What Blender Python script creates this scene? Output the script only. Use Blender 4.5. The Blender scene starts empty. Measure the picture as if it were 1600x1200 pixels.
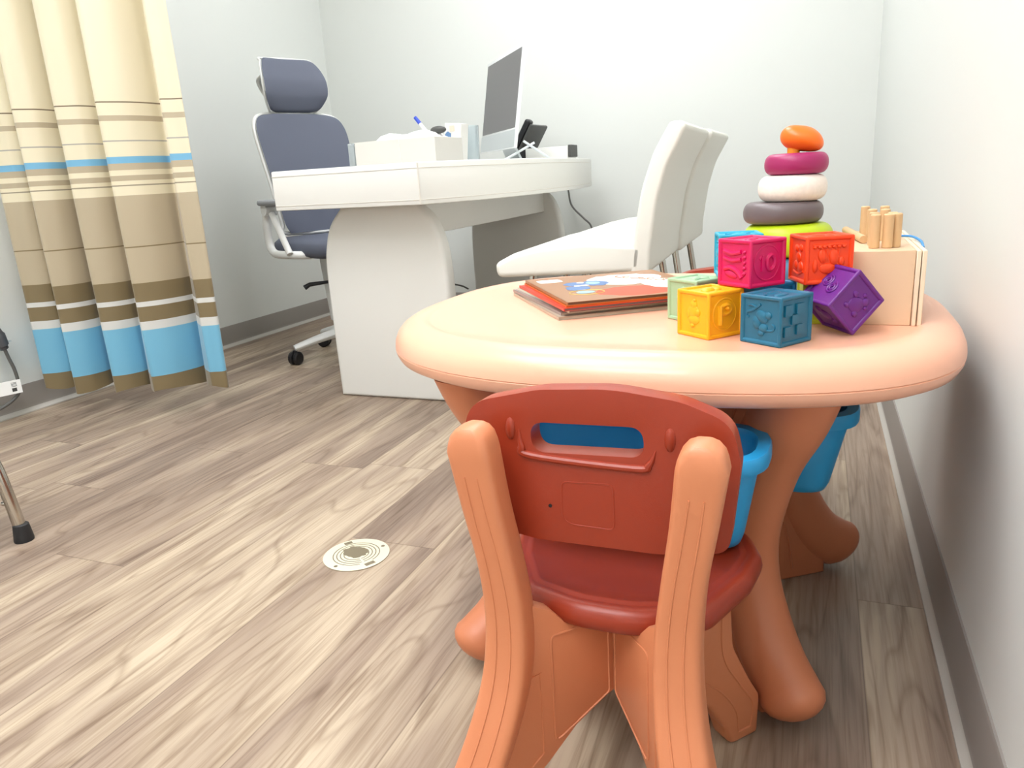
import bpy, bmesh, math, random
from mathutils import Vector, Matrix, Euler
random.seed(7)
SC = bpy.context.scene
COL = SC.collection
PI = math.pi

# ------------------------------------------------------------------ camera
cam_d = bpy.data.cameras.new('camera')
cam = bpy.data.objects.new('camera', cam_d); COL.objects.link(cam)
cam_d.sensor_width = 36.0; cam_d.lens = 26.325; cam_d.clip_start = 0.02
CR = ((0.9288, 0.0479, -0.3674), (0.3662, -0.2695, 0.8907), (-0.0563, -0.9618, -0.2679))
cx_ = Vector((CR[0][0], CR[1][0], CR[2][0])).normalized()
cz_ = -Vector((CR[0][2], CR[1][2], CR[2][2])).normalized()
cy_ = cz_.cross(cx_).normalized(); cx_ = cy_.cross(cz_)
cam.matrix_world = Matrix(((cx_.x, cy_.x, cz_.x, 0), (cx_.y, cy_.y, cz_.y, 0), (cx_.z, cy_.z, cz_.z, 0.70), (0, 0, 0, 1)))
SC.camera = cam
# ------------------------------------------------------------------ world, exposure
w = bpy.data.worlds.new('world'); SC.world = w; w.use_nodes = True
w.node_tree.nodes['Background'].inputs[0].default_value = (0.9, 0.95, 1, 1)
w.node_tree.nodes['Background'].inputs[1].default_value = 0.3
SC.view_settings.view_transform = 'Standard'; SC.view_settings.look = 'None'
SC.view_settings.gamma = 1.0; SC.view_settings.use_curve_mapping = False
SC.view_settings.exposure = 0.55
CEIL_Z = 2.6
# recessed ceiling lights: x, y, size x, size y, strength; the last is fill added behind the camera
LIGHTS = [(-1.00, 0.55, 1.2, 1.2, 7.0), (-1.05, 2.50, 0.8, 1.2, 8.2), (-0.75, -0.75, 0.9, 0.9, 11.0)]

# ------------------------------------------------------------------ helpers
def srgb(r, g, b):
    f = lambda c: ((c / 255.0 + 0.055) / 1.055) ** 2.4 if c / 255.0 > 0.04045 else c / 255.0 / 12.92
    return (f(r), f(g), f(b), 1.0)

def mat(name, rgb, rough=0.5, metal=0.0, emis=0.0, trans=0.0, coat=0.0, noise=None, bump=None, spec=0.5, sheen=0.0, sss=0.0):
    m = bpy.data.materials.new(name); m.use_nodes = True
    nt = m.node_tree; b = nt.nodes['Principled BSDF']
    c = srgb(*rgb)
    b.inputs['Base Color'].default_value = c
    b.inputs['Roughness'].default_value = rough; b.inputs['Metallic'].default_value = metal
    b.inputs['Specular IOR Level'].default_value = spec
    b.inputs['Coat Weight'].default_value = coat
    b.inputs['Sheen Weight'].default_value = sheen
    if sss: b.inputs['Subsurface Weight'].default_value = sss; b.inputs['Subsurface Scale'].default_value = 0.01
    if trans: b.inputs['Transmission Weight'].default_value = trans
    if emis:
        b.inputs['Emission Color'].default_value = c; b.inputs['Emission Strength'].default_value = emis
    if noise:   # (scale, amount)
        tc = nt.nodes.new('ShaderNodeTexCoord'); n = nt.nodes.new('ShaderNodeTexNoise')
        n.inputs['Scale'].default_value = noise[0]; n.inputs['Detail'].default_value = 3
        nt.links.new(tc.outputs['Object'], n.inputs['Vector'])
        mx = nt.nodes.new('ShaderNodeMix'); mx.data_type = 'RGBA'
        mx.inputs[6].default_value = tuple(x * (1 - noise[1]) for x in c[:3]) + (1,)
        mx.inputs[7].default_value = tuple(min(1, x * (1 + noise[1])) for x in c[:3]) + (1,)
        nt.links.new(n.outputs['Fac'], mx.inputs[0]); nt.links.new(mx.outputs[2], b.inputs['Base Color'])
    if bump:    # (scale, strength)
        tc = nt.nodes.new('ShaderNodeTexCoord'); n = nt.nodes.new('ShaderNodeTexNoise')
        n.inputs['Scale'].default_value = bump[0]; n.inputs['Detail'].default_value = 2
        nt.links.new(tc.outputs['Object'], n.inputs['Vector'])
        bp = nt.nodes.new('ShaderNodeBump'); bp.inputs['Strength'].default_value = bump[1]; bp.inputs['Distance'].default_value = 0.002
        nt.links.new(n.outputs['Fac'], bp.inputs['Height']); nt.links.new(bp.outputs['Normal'], b.inputs['Normal'])
    return m

def finish(bm, angle=38.0):
    bmesh.ops.remove_doubles(bm, verts=bm.verts, dist=1e-6)
    bmesh.ops.recalc_face_normals(bm, faces=bm.faces)
    lim = math.radians(angle)
    for f in bm.faces: f.smooth = True
    for e in bm.edges:
        if len(e.link_faces) == 2: e.smooth = e.calc_face_angle(0) < lim
        else: e.smooth = False

def obj(name, bm, m, parent=None, loc=None, rotz=None, label=None, kind=None, angle=38.0, fin=True):
    if fin: finish(bm, angle)
    me = bpy.data.meshes.new(name); bm.to_mesh(me); bm.free()
    for mm in (m if isinstance(m, (list, tuple)) else [m]): me.materials.append(mm)
    o = bpy.data.objects.new(name, me); COL.objects.link(o)
    if parent: o.parent = parent
    if loc is not None: o.location = loc
    if rotz is not None: o.rotation_euler = (0, 0, rotz)
    if label: o['label'] = label
    if kind: o['kind'] = kind
    return o

def tag(o, label, cat, group=None):
    o['label'] = label; o['category'] = cat
    if group: o['group'] = group
    return o

def thing(name, label, cat, loc=(0, 0, 0), rot=0, group=None):
    o = bpy.data.objects.new(name, None); COL.objects.link(o); o.empty_display_size = 0.05
    o.location = loc; o.rotation_euler = (0, 0, rot)
    return tag(o, label, cat, group)

def struct(name, bm, m, parent=None, **k):
    return obj(name, bm, m, parent, kind='structure', **k)

def box(bm, x0, x1, y0, y1, z0, z1, bev=0.0, seg=2, M=None, mi=0):
    vs = [bm.verts.new(Vector(p)) for p in ((x0, y0, z0), (x1, y0, z0), (x1, y1, z0), (x0, y1, z0), (x0, y0, z1), (x1, y0, z1), (x1, y1, z1), (x0, y1, z1))]
    fs = [bm.faces.new([vs[i] for i in q]) for q in ((3, 2, 1, 0), (4, 5, 6, 7), (0, 1, 5, 4), (1, 2, 6, 5), (2, 3, 7, 6), (3, 0, 4, 7))]
    for f in fs: f.material_index = mi
    if bev:
        es = list({e for f in fs for e in f.edges})
        r = bmesh.ops.bevel(bm, geom=es, offset=bev, segments=seg, affect='EDGES', profile=0.5)
        vs = list({v for f in r['faces'] for v in f.verts} | {v for v in vs if v.is_valid})
        for f in r['faces']: f.material_index = mi
    if M is not None: bmesh.ops.transform(bm, matrix=M, verts=[v for v in vs if v.is_valid])
    return vs

def prism(bm, poly, t0, t1, M=None, bev=0.0, seg=2, holes=(), mi=0):
    """polygon in local (x, y), extruded t0..t1 along local z, then M"""
    loops = []
    edges = []
    for lp in [poly] + list(holes):
        vs = [bm.verts.new((p[0], p[1], t0)) for p in lp]
        loops.append(vs)
        for i in range(len(vs)): edges.append(bm.edges.new((vs[i], vs[(i + 1) % len(vs)])))
    if holes:
        r = bmesh.ops.triangle_fill(bm, edges=edges, use_beauty=True)
        bot = [g for g in r['geom'] if isinstance(g, bmesh.types.BMFace)]
    else:
        bot = [bm.faces.new(loops[0])]
    vmap = {}
    for vs in loops:
        for v in vs: vmap[v] = bm.verts.new((v.co.x, v.co.y, t1))
    top = [bm.faces.new([vmap[v] for v in reversed(f.verts)]) for f in bot]
    side = []
    for vs in loops:
        for i in range(len(vs)):
            a, b = vs[i], vs[(i + 1) % len(vs)]
            side.append(bm.faces.new((a, b, vmap[b], vmap[a])))
    allf = bot + top + side
    for f in allf: f.material_index = mi
    bmesh.ops.recalc_face_normals(bm, faces=allf)
    verts = set(v for f in allf for v in f.verts)
    if bev:
        es = []
        for vs in loops:
            for i in range(len(vs)):
                a, b = vs[i], vs[(i + 1) % len(vs)]
                for p, q in ((a, b), (vmap[a], vmap[b])):
                    e = bm.edges.get((p, q))
                    if e: es.append(e)
        r = bmesh.ops.bevel(bm, geom=es, offset=bev, segments=seg, affect='EDGES', profile=0.5, clamp_overlap=True)
        for f in r['faces']: f.material_index = mi
        verts = {v for v in verts if v.is_valid} | {v for f in r['faces'] for v in f.verts}
    if M is not None: bmesh.ops.transform(bm, matrix=M, verts=list(verts))
    return list(verts)

def smooth_path(pts, n=6, closed=False):
    """Catmull-Rom through the points (any dimension)"""
    P = [Vector(p) for p in pts]; out = []
    N = len(P); rng = range(N if closed else N - 1)
    for i in rng:
        p0 = P[(i - 1) % N] if closed or i > 0 else P[i] * 2 - P[i + 1]
        p1 = P[i]; p2 = P[(i + 1) % N]
        p3 = P[(i + 2) % N] if closed or i + 2 < N else P[i + 1] * 2 - P[i]
        for k in range(n):
            t = k / n
            out.append(0.5 * ((2 * p1) + (-p0 + p2) * t + (2 * p0 - 5 * p1 + 4 * p2 - p3) * t * t + (-p0 + 3 * p1 - 3 * p2 + p3) * t ** 3))
    if not closed: out.append(P[-1].copy())
    return out

def tube(bm, pts, r, seg=12, closed=False, cap=True, flat=1.0, mi=0, up=None):
    """round tube along 3D points; r a number or list; flat squashes along the second frame axis"""
    P = [Vector(p) for p in pts]; N = len(P)
    R = r if isinstance(r, (list, tuple)) else [r] * N
    rings = []; prev = None
    for i in range(N):
        a = P[(i - 1) % N] if (closed or i > 0) else P[i]
        b = P[(i + 1) % N] if (closed or i < N - 1) else P[i]
        t = (b - a).normalized()
        if prev is None:
            u = Vector(up) if up else (Vector((0, 0, 1)) if abs(t.z) < 0.9 else Vector((1, 0, 0)))
        else: u = prev
        u = (u - t * u.dot(t)).normalized(); prev = u; v = t.cross(u)
        rings.append([bm.verts.new(P[i] + (u * math.cos(2 * PI * k / seg) * flat + v * math.sin(2 * PI * k / seg)) * R[i]) for k in range(seg)])
    for i in range(N if closed else N - 1):
        A, B = rings[i], rings[(i + 1) % N]
        for k in range(seg):
            f = bm.faces.new((A[k], A[(k + 1) % seg], B[(k + 1) % seg], B[k])); f.material_index = mi
    if cap and not closed:
        f = bm.faces.new(list(reversed(rings[0]))); f.material_index = mi
        f = bm.faces.new(rings[-1]); f.material_index = mi
    return [v for rg in rings for v in rg]

def lathe(bm, prof, seg=40, M=None, mi=0):
    """profile [(r, z)...]; r = 0 ends become poles"""
    rings = []
    for r, z in prof:
        if r < 1e-6: rings.append([bm.verts.new((0, 0, z))])
        else: rings.append([bm.verts.new((r * math.cos(2 * PI * k / seg), r * math.sin(2 * PI * k / seg), z)) for k in range(seg)])
    for A, B in zip(rings, rings[1:]):
        for k in range(seg):
            k2 = (k + 1) % seg
            if len(A) == 1 and len(B) == 1: continue
            if len(A) == 1: f = bm.faces.new((A[0], B[k2], B[k]))
            elif len(B) == 1: f = bm.faces.new((A[k], A[k2], B[0]))
            else: f = bm.faces.new((A[k], A[k2], B[k2], B[k]))
            f.material_index = mi
    vs = [v for rg in rings for v in rg]
    if M is not None: bmesh.ops.transform(bm, matrix=M, verts=vs)
    return vs

def loft(bm, rings, cap0=True, cap1=True, closed=True, mi=0):
    R = [[bm.verts.new(Vector(p)) for p in rg] for rg in rings]
    n = len(R[0])
    for A, B in zip(R, R[1:]):
        for k in range(n if closed else n - 1):
            k2 = (k + 1) % n
            f = bm.faces.new((A[k], A[k2], B[k2], B[k])); f.material_index = mi
    if cap0: bm.faces.new(list(reversed(R[0]))).material_index = mi
    if cap1: bm.faces.new(R[-1]).material_index = mi
    return R

def rounded_poly(pts, rad, n=6):
    """round the corners of a 2D polygon; rad number or list"""
    out = []; N = len(pts)
    for i in range(N):
        p = Vector(pts[i]).to_2d(); a = Vector(pts[i - 1]).to_2d(); b = Vector(pts[(i + 1) % N]).to_2d()
        r = rad[i] if isinstance(rad, (list, tuple)) else rad
        if r <= 0: out.append((p.x, p.y)); continue
        da = (a - p).normalized(); db = (b - p).normalized()
        ang = da.angle(db); d = min(r / math.tan(ang / 2), (a - p).length * 0.49, (b - p).length * 0.49)
        s, e = p + da * d, p + db * d
        for k in range(n + 1):
            t = k / n
            q = s * (1 - t) ** 2 + p * 2 * t * (1 - t) + e * t * t
            out.append((q.x, q.y))
    return out

def ellipsoid(bm, c, r, M=None, seg=14, rings=8, mi=0):
    res = bmesh.ops.create_uvsphere(bm, u_segments=seg, v_segments=rings, radius=1.0)
    mm = Matrix.Translation(Vector(c)) @ Matrix.Diagonal((r[0], r[1], r[2], 1))
    if M is not None: mm = M @ mm
    bmesh.ops.transform(bm, matrix=mm, verts=res['verts'])
    for f in {f for v in res['verts'] for f in v.link_faces}: f.material_index = mi
    return res['verts']

def frame(o, ex, ey, ez):
    ex, ey, ez = Vector(ex), Vector(ey), Vector(ez)
    return Matrix(((ex.x, ey.x, ez.x, o[0]), (ex.y, ey.y, ez.y, o[1]), (ex.z, ey.z, ez.z, o[2]), (0, 0, 0, 1)))

def XZ(y):   # prism matrix: polygon (x, z) in the plane y, thickness towards +y
    return frame((0, y, 0), (1, 0, 0), (0, 0, 1), (0, 1, 0))

def copy_tree(o, parent=None):
    c = o.copy(); COL.objects.link(c); c.parent = parent
    for ch in [q for q in bpy.data.objects if q.parent == o]: copy_tree(ch, c)
    return c

# ------------------------------------------------------------------ materials
def floor_material():
    m = bpy.data.materials.new('vinyl_plank_floor'); m.use_nodes = True
    nt = m.node_tree; N = nt.nodes; L = nt.links; b = N['Principled BSDF']
    def math_(op, a, bb=None, c=None):
        n = N.new('ShaderNodeMath'); n.operation = op
        for i, v in enumerate((a, bb, c)):
            if v is None: continue
            if isinstance(v, (int, float)): n.inputs[i].default_value = v
            else: L.new(v, n.inputs[i])
        return n.outputs[0]
    geo = N.new('ShaderNodeNewGeometry'); sep = N.new('ShaderNodeSeparateXYZ'); L.new(geo.outputs['Position'], sep.inputs[0])
    x, y = sep.outputs[0], sep.outputs[1]
    W, LEN = 0.19, 1.22
    px = math_('DIVIDE', math_('ADD', x, 0.858 + 10 * W), W)
    ix = math_('FLOOR', px); fx = math_('FRACT', px)
    wn = N.new('ShaderNodeTexWhiteNoise'); wn.noise_dimensions = '1D'; L.new(ix, wn.inputs['W'])
    py = math_('ADD', math_('DIVIDE', y, LEN), math_('MULTIPLY', wn.outputs['Value'], 7.3))
    iy = math_('FLOOR', py); fy = math_('FRACT', py)
    cmb = N.new('ShaderNodeCombineXYZ'); L.new(ix, cmb.inputs[0]); L.new(iy, cmb.inputs[1])
    wn2 = N.new('ShaderNodeTexWhiteNoise'); wn2.noise_dimensions = '2D'; L.new(cmb.outputs[0], wn2.inputs['Vector'])
    rnd = wn2.outputs['Value']
    # coordinates stretched along y, shifted per plank
    def coords(sx, sy):
        c = N.new('ShaderNodeCombineXYZ')
        L.new(math_('ADD', math_('MULTIPLY', x, sx), math_('MULTIPLY', rnd, 37.0)), c.inputs[0])
        L.new(math_('ADD', math_('MULTIPLY', y, sy), math_('MULTIPLY', rnd, 11.0)), c.inputs[1])
        L.new(math_('MULTIPLY', rnd, 23.0), c.inputs[2])
        return c.outputs[0]
    def noise(v, scale, detail, dist=0.0, rough=0.5):
        n = N.new('ShaderNodeTexNoise'); L.new(v, n.inputs['Vector']); n.inputs['Scale'].default_value = scale
        n.inputs['Detail'].default_value = detail; n.inputs['Distortion'].default_value = dist; n.inputs['Roughness'].default_value = rough
        return n.outputs['Fac']
    broad = noise(coords(9, 0.9), 1.0, 3, 0.6)
    # cathedral figure: contour lines of a broad noise
    cath = noise(coords(5.5, 0.75), 1.0, 2, 0.35)
    lines = math_('FRACT', math_('MULTIPLY', cath, 13.0))
    lines = math_('ABSOLUTE', math_('SUBTRACT', lines, 0.5))
    fine = noise(coords(150, 3.5), 1.0, 3, 0.2, 0.65)
    fleck = noise(coords(60, 5), 1.0, 2, 0.5)
    r1 = N.new('ShaderNodeValToRGB'); e = r1.color_ramp
    e.elements[0].position = 0.32; e.elements[0].color = srgb(136, 118, 104)
    e.elements[1].position = 0.66; e.elements[1].color = srgb(196, 179, 156)
    k = e.elements.new(0.47); k.color = srgb(160, 141, 124)
    k = e.elements.new(0.55); k.color = srgb(173, 155, 135)
    t = math_('ADD', broad, math_('MULTIPLY', math_('SUBTRACT', rnd, 0.5), 0.12))
    L.new(t, r1.inputs[0])
    def mul(col, fac_sock, lo, hi, a, bcol):
        mr = N.new('ShaderNodeMapRange'); L.new(fac_sock, mr.inputs[0])
        mr.inputs[1].default_value = lo; mr.inputs[2].default_value = hi; mr.inputs[3].default_value = a; mr.inputs[4].default_value = 0.0
        mx = N.new('ShaderNodeMix'); mx.data_type = 'RGBA'; mx.blend_type = 'MULTIPLY'
        L.new(mr.outputs[0], mx.inputs[0]); L.new(col, mx.inputs[6]); mx.inputs[7].default_value = bcol
        return mx.outputs[2]
    col = r1.outputs[0]
    col = mul(col, lines, 0.0, 0.13, 0.36, srgb(165, 145, 130))
    col = mul(col, fine, 0.3, 0.56, 0.52, srgb(178, 160, 145))
    col = mul(col, fleck, 0.28, 0.42, 0.45, srgb(165, 145, 130))
    # joints
    jx = math_('MINIMUM', fx, math_('SUBTRACT', 1.0, fx))
    jy = math_('MULTIPLY', math_('MINIMUM', fy, math_('SUBTRACT', 1.0, fy)), LEN / W)
    j = math_('MINIMUM', jx, jy)
    col = mul(col, j, 0.0, 0.010, 0.55, srgb(130, 112, 98))
    L.new(col, b.inputs['Base Color'])
    b.inputs['Roughness'].default_value = 0.42; b.inputs['Specular IOR Level'].default_value = 0.35
    bp = N.new('ShaderNodeBump'); bp.inputs['Strength'].default_value = 0.12; bp.inputs['Distance'].default_value = 0.001
    L.new(fine, bp.inputs['Height']); L.new(bp.outputs['Normal'], b.inputs['Normal'])
    return m

def curtain_material():
    m = bpy.data.materials.new('striped_curtain_cloth'); m.use_nodes = True
    nt = m.node_tree; N = nt.nodes; L = nt.links; b = N['Principled BSDF']
    cream = (224, 214, 186); tan = (180, 166, 140); dk = (122, 106, 74); blue = (112, 176, 206); lg = (208, 208, 204); lb = (112, 172, 206)
    S = [(0, dk), (0.137, blue), (0.291, lg), (0.318, dk), (0.367, lg), (0.380, dk), (0.440, tan), (0.549, dk), (0.554, tan), (0.704, cream),
         (0.733, (150, 140, 118)), (0.737, cream), (0.748, tan), (0.762, cream), (0.779, tan), (0.799, lb), (0.817, cream), (0.860, (165, 160, 150)),
         (0.866, cream), (0.919, tan), (0.934, cream), (0.969, (120, 104, 80)), (0.973, cream)]
    tc = N.new('ShaderNodeTexCoord'); sep = N.new('ShaderNodeSeparateXYZ'); L.new(tc.outputs['Object'], sep.inputs[0])
    mr = N.new('ShaderNodeMath'); mr.operation = 'MULTIPLY'; mr.inputs[1].default_value = 1.0; L.new(sep.outputs[2], mr.inputs[0])
    r = N.new('ShaderNodeValToRGB'); r.color_ramp.interpolation = 'CONSTANT'; e = r.color_ramp.elements
    e[0].position = 0; e[0].color = srgb(*S[0][1]); e[1].position = S[1][0]; e[1].color = srgb(*S[1][1])
    for z, c in S[2:]:
        k = e.new(z); k.color = srgb(*c)
    L.new(mr.outputs[0], r.inputs[0]); L.new(r.outputs[0], b.inputs['Base Color'])
    b.inputs['Roughness'].default_value = 0.55; b.inputs['Sheen Weight'].default_value = 0.25
    return m

M = {}
M['wall'] = mat('wall_paint', (224, 227, 223), 0.6, bump=(140, 0.05))
M['ceil'] = mat('ceiling_white', (238, 238, 234), 0.8)
M['base'] = mat('baseboard_rubber', (142, 136, 130), 0.45)
M['toe'] = mat('baseboard_toe', (186, 182, 174), 0.45)
M['floor'] = floor_material()
M['curtain'] = curtain_material()
M['peach'] = mat('peach_plastic', (240, 180, 150), 0.33, noise=(6, 0.03), bump=(900, 0.04), coat=0.15)
M['orange_leg'] = mat('tan_orange_plastic', (204, 126, 88), 0.42, bump=(700, 0.05))
M['chair_frame'] = mat('chair_tan_plastic', (210, 132, 92), 0.4, bump=(700, 0.05))
M['rust'] = mat('rust_red_plastic', (152, 52, 28), 0.36, bump=(900, 0.06))
M['bin'] = mat('blue_bin_plastic', (32, 150, 208), 0.38)
M['white'] = mat('white_laminate', (226, 225, 220), 0.35)
M['desk_seam'] = mat('desk_seam', (222, 218, 210), 0.4)
M['leather'] = mat('white_leatherette', (236, 234, 225), 0.5, bump=(300, 0.08))
M['chrome'] = mat('chrome', (200, 196, 188), 0.16, 1.0)
M['mesh_fabric'] = mat('slate_mesh_fabric', (92, 97, 112), 0.75, bump=(900, 0.3))
M['wplastic'] = mat('white_plastic', (228, 229, 226), 0.35)
M['black'] = mat('black_plastic', (24, 24, 28), 0.4)
M['rubber'] = mat('black_rubber', (34, 34, 36), 0.6)
M['alu'] = mat('silver_aluminium', (205, 212, 214), 0.35, 0.3)
M['screen'] = mat('dark_screen', (104, 102, 104), 0.3)
M['dark'] = mat('dark_grey', (70, 70, 68), 0.5)
M['tray'] = mat('tray_white', (206, 203, 196), 0.45)
M['paper'] = mat('white_paper', (250, 250, 248), 0.8)
M['clear'] = mat('clear_plastic', (235, 243, 246), 0.12, trans=0.85)
M['wood'] = mat('pale_wood', (232, 202, 164), 0.5, noise=(14, 0.06))
M['woodlight'] = mat('pale_wood_box', (222, 190, 156), 0.5, noise=(6, 0.04))
M['peg'] = mat('peg_wood', (212, 174, 128), 0.5, noise=(40, 0.10))
M['cord'] = mat('blue_cord', (60, 140, 205), 0.5)
M['drain'] = mat('cream_metal', (222, 216, 190), 0.4)
M['drain_dark'] = mat('drain_groove', (120, 110, 88), 0.6)
M['grey_cable'] = mat('grey_cable', (96, 95, 92), 0.5)
M['handset'] = mat('grey_handset', (78, 80, 84), 0.5)
M['diffuser'] = mat('light_diffuser', (255, 250, 240), 0.6)

# ------------------------------------------------------------------ room shell
XL, XR, YB0, YB1, YF = -2.53, 0.205, 3.74, 3.58, -1.5
def quad(name, pts, m, t):
    """a slab: pts is the inner face, t the outward vector"""
    bm = bmesh.new(); A = [bm.verts.new(Vector(p)) for p in pts]; B = [bm.verts.new(Vector(p) + Vector(t)) for p in pts]
    bm.faces.new(A); bm.faces.new(list(reversed(B)))
    for i in range(4):
        j = (i + 1) % 4; bm.faces.new((A[j], A[i], B[i], B[j]))
    return struct(name, bm, m)
quad('floor', [(XL, YF, 0), (XR, YF, 0), (XR, YB1, 0), (XL, YB0, 0)], M['floor'], (0, 0, -0.1))
quad('ceiling', [(XL, YF, CEIL_Z), (XL, YB0, CEIL_Z), (XR, YB1, CEIL_Z), (XR, YF, CEIL_Z)], M['ceil'], (0, 0, 0.1))
quad('wall_left', [(XL, YF, 0), (XL, YB0, 0), (XL, YB0, CEIL_Z), (XL, YF, CEIL_Z)], M['wall'], (-0.1, 0, 0))
quad('wall_right', [(XR, YB1, 0), (XR, YF, 0), (XR, YF, CEIL_Z), (XR, YB1, CEIL_Z)], M['wall'], (0.1, 0, 0))
quad('wall_back', [(XL, YB0, 0), (XR, YB1, 0), (XR, YB1, CEIL_Z), (XL, YB0, CEIL_Z)], M['wall'], (0, 0.1, 0))
quad('wall_front', [(XR, YF, 0), (XL, YF, 0), (XL, YF, CEIL_Z), (XR, YF, CEIL_Z)], M['wall'], (0, -0.1, 0))
def baseboard(name, a, b, n):
    """cove base from a to b along the floor, n the inward normal"""
    a, b, n = Vector(a), Vector(b), Vector(n)
    prof = [(0.0, 0.0), (0.017, 0.0), (0.017, 0.004), (0.011, 0.010), (0.008, 0.016), (0.006, 0.026), (0.005, 0.094), (0.003, 0.098), (0.0, 0.098)]
    bm = bmesh.new()
    R = loft(bm, [[p + n * d + Vector((0, 0, z)) for d, z in prof] for p in (a, b)])
    for f in bm.faces:
        if f.calc_center_median().z < 0.014 and len(f.verts) == 4: f.material_index = 1
    return struct(name, bm, [M['base'], M['toe']])
baseboard('baseboard_left', (XL, YF, 0), (XL, YB0, 0), (1, 0, 0))
baseboard('baseboard_right', (XR, YF, 0), (XR, YB1, 0), (-1, 0, 0))
baseboard('baseboard_back', (XL, YB0, 0), (XR, YB1, 0), (0, -1, 0))
# ceiling lights, the third a fill panel added out of view
for i, (x, y, sx, sy, st) in enumerate(LIGHTS):
    t = thing('ceiling_light', 'square fill light panel added on the ceiling behind the camera' if i == 2 else ('long ceiling light panel above the play table end' if i == 0 else 'long ceiling light panel above the desk'), 'light', (x, y, CEIL_Z))
    bm = bmesh.new(); p = 0.02
    for q in ((-sx / 2 - p, sx / 2 + p, -sy / 2 - p, -sy / 2), (-sx / 2 - p, sx / 2 + p, sy / 2, sy / 2 + p), (-sx / 2 - p, -sx / 2, -sy / 2, sy / 2), (sx / 2, sx / 2 + p, -sy / 2, sy / 2)):
        box(bm, *q, -0.012, 0.0)
    obj('frame', bm, M['wplastic'], t)
    bm = bmesh.new(); box(bm, -sx / 2, sx / 2, -sy / 2, sy / 2, -0.006, -0.001)
    em = mat('light_diffuser', (250, 251, 254), 0.6, emis=st)
    obj('diffuser', bm, em, t)

# ------------------------------------------------------------------ play table
TX, TY, TA, TB = -0.215, 1.125, 0.395, 0.352
def squircle(a, b, n, cx=0, cy=0, z=0, exps=None):
    out = []
    for k in range(n):
        th = 2 * PI * k / n; c, s = math.cos(th), math.sin(th)
        q = exps[(0 if c >= 0 else 1) + (0 if s >= 0 else 2)] if exps else 2.6
        out.append((cx + a * abs(c) ** (2 / q) * (1 if c >= 0 else -1), cy + b * abs(s) ** (2 / q) * (1 if s >= 0 else -1), z))
    return out
EXP = (2.7, 2.9, 3.0, 2.35)      # back right, back left, front right, front left
tab = thing('play_table', "peach plastic children's play table with flared tan legs", 'table', (TX, TY, 0))
bm = bmesh.new()
prof = [(0.10, 0.4445), (0.030, 0.4445), (0.014, 0.447), (0.005, 0.452), (0.001, 0.460), (0.0, 0.4655), (0.0012, 0.4665), (0.0, 0.4675), (0.001, 0.476), (0.005, 0.486), (0.012, 0.494),
        (0.021, 0.4995), (0.030, 0.5025), (0.038, 0.5035), (0.045, 0.503), (0.049, 0.5010), (0.053, 0.5), (0.10, 0.5)]
loft(bm, [squircle(TA - d, TB - d, 120, 0, 0, z, (EXP[0], EXP[1], EXP[2], EXP[3])) for d, z in prof])
obj('tabletop', bm, M['peach'], tab, angle=50)
def table_leg(ang):
    bm = bmesh.new(); D = Matrix.Rotation(ang, 4, 'Z')
    # outer rounded bar in the radial plane: (r, z, radius)
    pts = [(0.322, 0.446, 0.050), (0.300, 0.405, 0.048), (0.270, 0.352, 0.045), (0.250, 0.290, 0.041), (0.237, 0.225, 0.039), (0.242, 0.165, 0.040),
           (0.266, 0.110, 0.042), (0.298, 0.068, 0.043), (0.332, 0.043, 0.043)]
    sp = smooth_path([(p[0], p[1], p[2]) for p in pts], 5)
    rings = []; NS = 22
    n_sp = len(sp)
    seq = [(p.x, p.y, p.z, None) for p in sp]
    e0, e1 = sp[-2], sp[-1]; td = Vector((e1.x - e0.x, e1.y - e0.y)).normalized()
    for a in (20, 40, 58, 74, 85):
        r_ = math.radians(a); seq.append((e1.x + td.x * 0.042 * math.sin(r_), e1.y + td.y * 0.012 * math.sin(r_), e1.z * math.cos(r_), (td.x, td.y)))
    for i, (px_, pz_, rad, tt) in enumerate(seq):
        if tt is None:
            a = sp[max(0, i - 1)]; b = sp[min(n_sp - 1, i + 1)]
            t = Vector((b.x - a.x, 0, b.y - a.y)).normalized()
        else: t = Vector((tt[0], 0, tt[1])).normalized()
        if i < 5: t = (t * (i / 5) + Vector((0, 0, -1)) * (1 - i / 5)).normalized()
        nrm = Vector((t.z, 0, -t.x))
        rg = []
        for k in range(NS):
            th = 2 * PI * k / NS
            q = Vector((px_, 0, pz_)) + nrm * (math.cos(th) * rad) + Vector((0, 1, 0)) * (math.sin(th) * rad * 0.92)
            q.z = min(max(q.z, 0.0), 0.446)
            rg.append(D @ q)
        rings.append(rg)
    loft(bm, rings)
    # web plate reaching inward, foot edge flat on the floor
    poly = [(0.300, 0.0), (0.300, 0.05), (0.262, 0.10), (0.235, 0.20), (0.240, 0.28), (0.262, 0.36), (0.30, 0.446), (0.02, 0.446), (0.02, 0.24), (0.05, 0.235), (0.10, 0.21), (0.15, 0.15), (0.185, 0.07), (0.205, 0.01), (0.215, 0.0)]
    Mt = D @ frame((0, 0.022, 0), (1, 0, 0), (0, 0, 1), (0, -1, 0))
    prism(bm, poly, 0.0, 0.044, Mt, bev=0.004)
    for s in (-1, 1):  # raised panel lines on the web
        ln = smooth_path([(0.235, s * 0.0225, 0.02), (0.222, s * 0.0225, 0.09), (0.185, s * 0.0225, 0.19), (0.185, s * 0.0225, 0.30), (0.24, s * 0.0225, 0.42)], 6)
        tube(bm, [D @ p for p in ln], 0.0018, 8)
    return bm
for ang in (-0.87, -2.27, 0.62, 2.52):
    obj('leg', table_leg(ang), M['orange_leg'], tab, angle=45)
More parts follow.
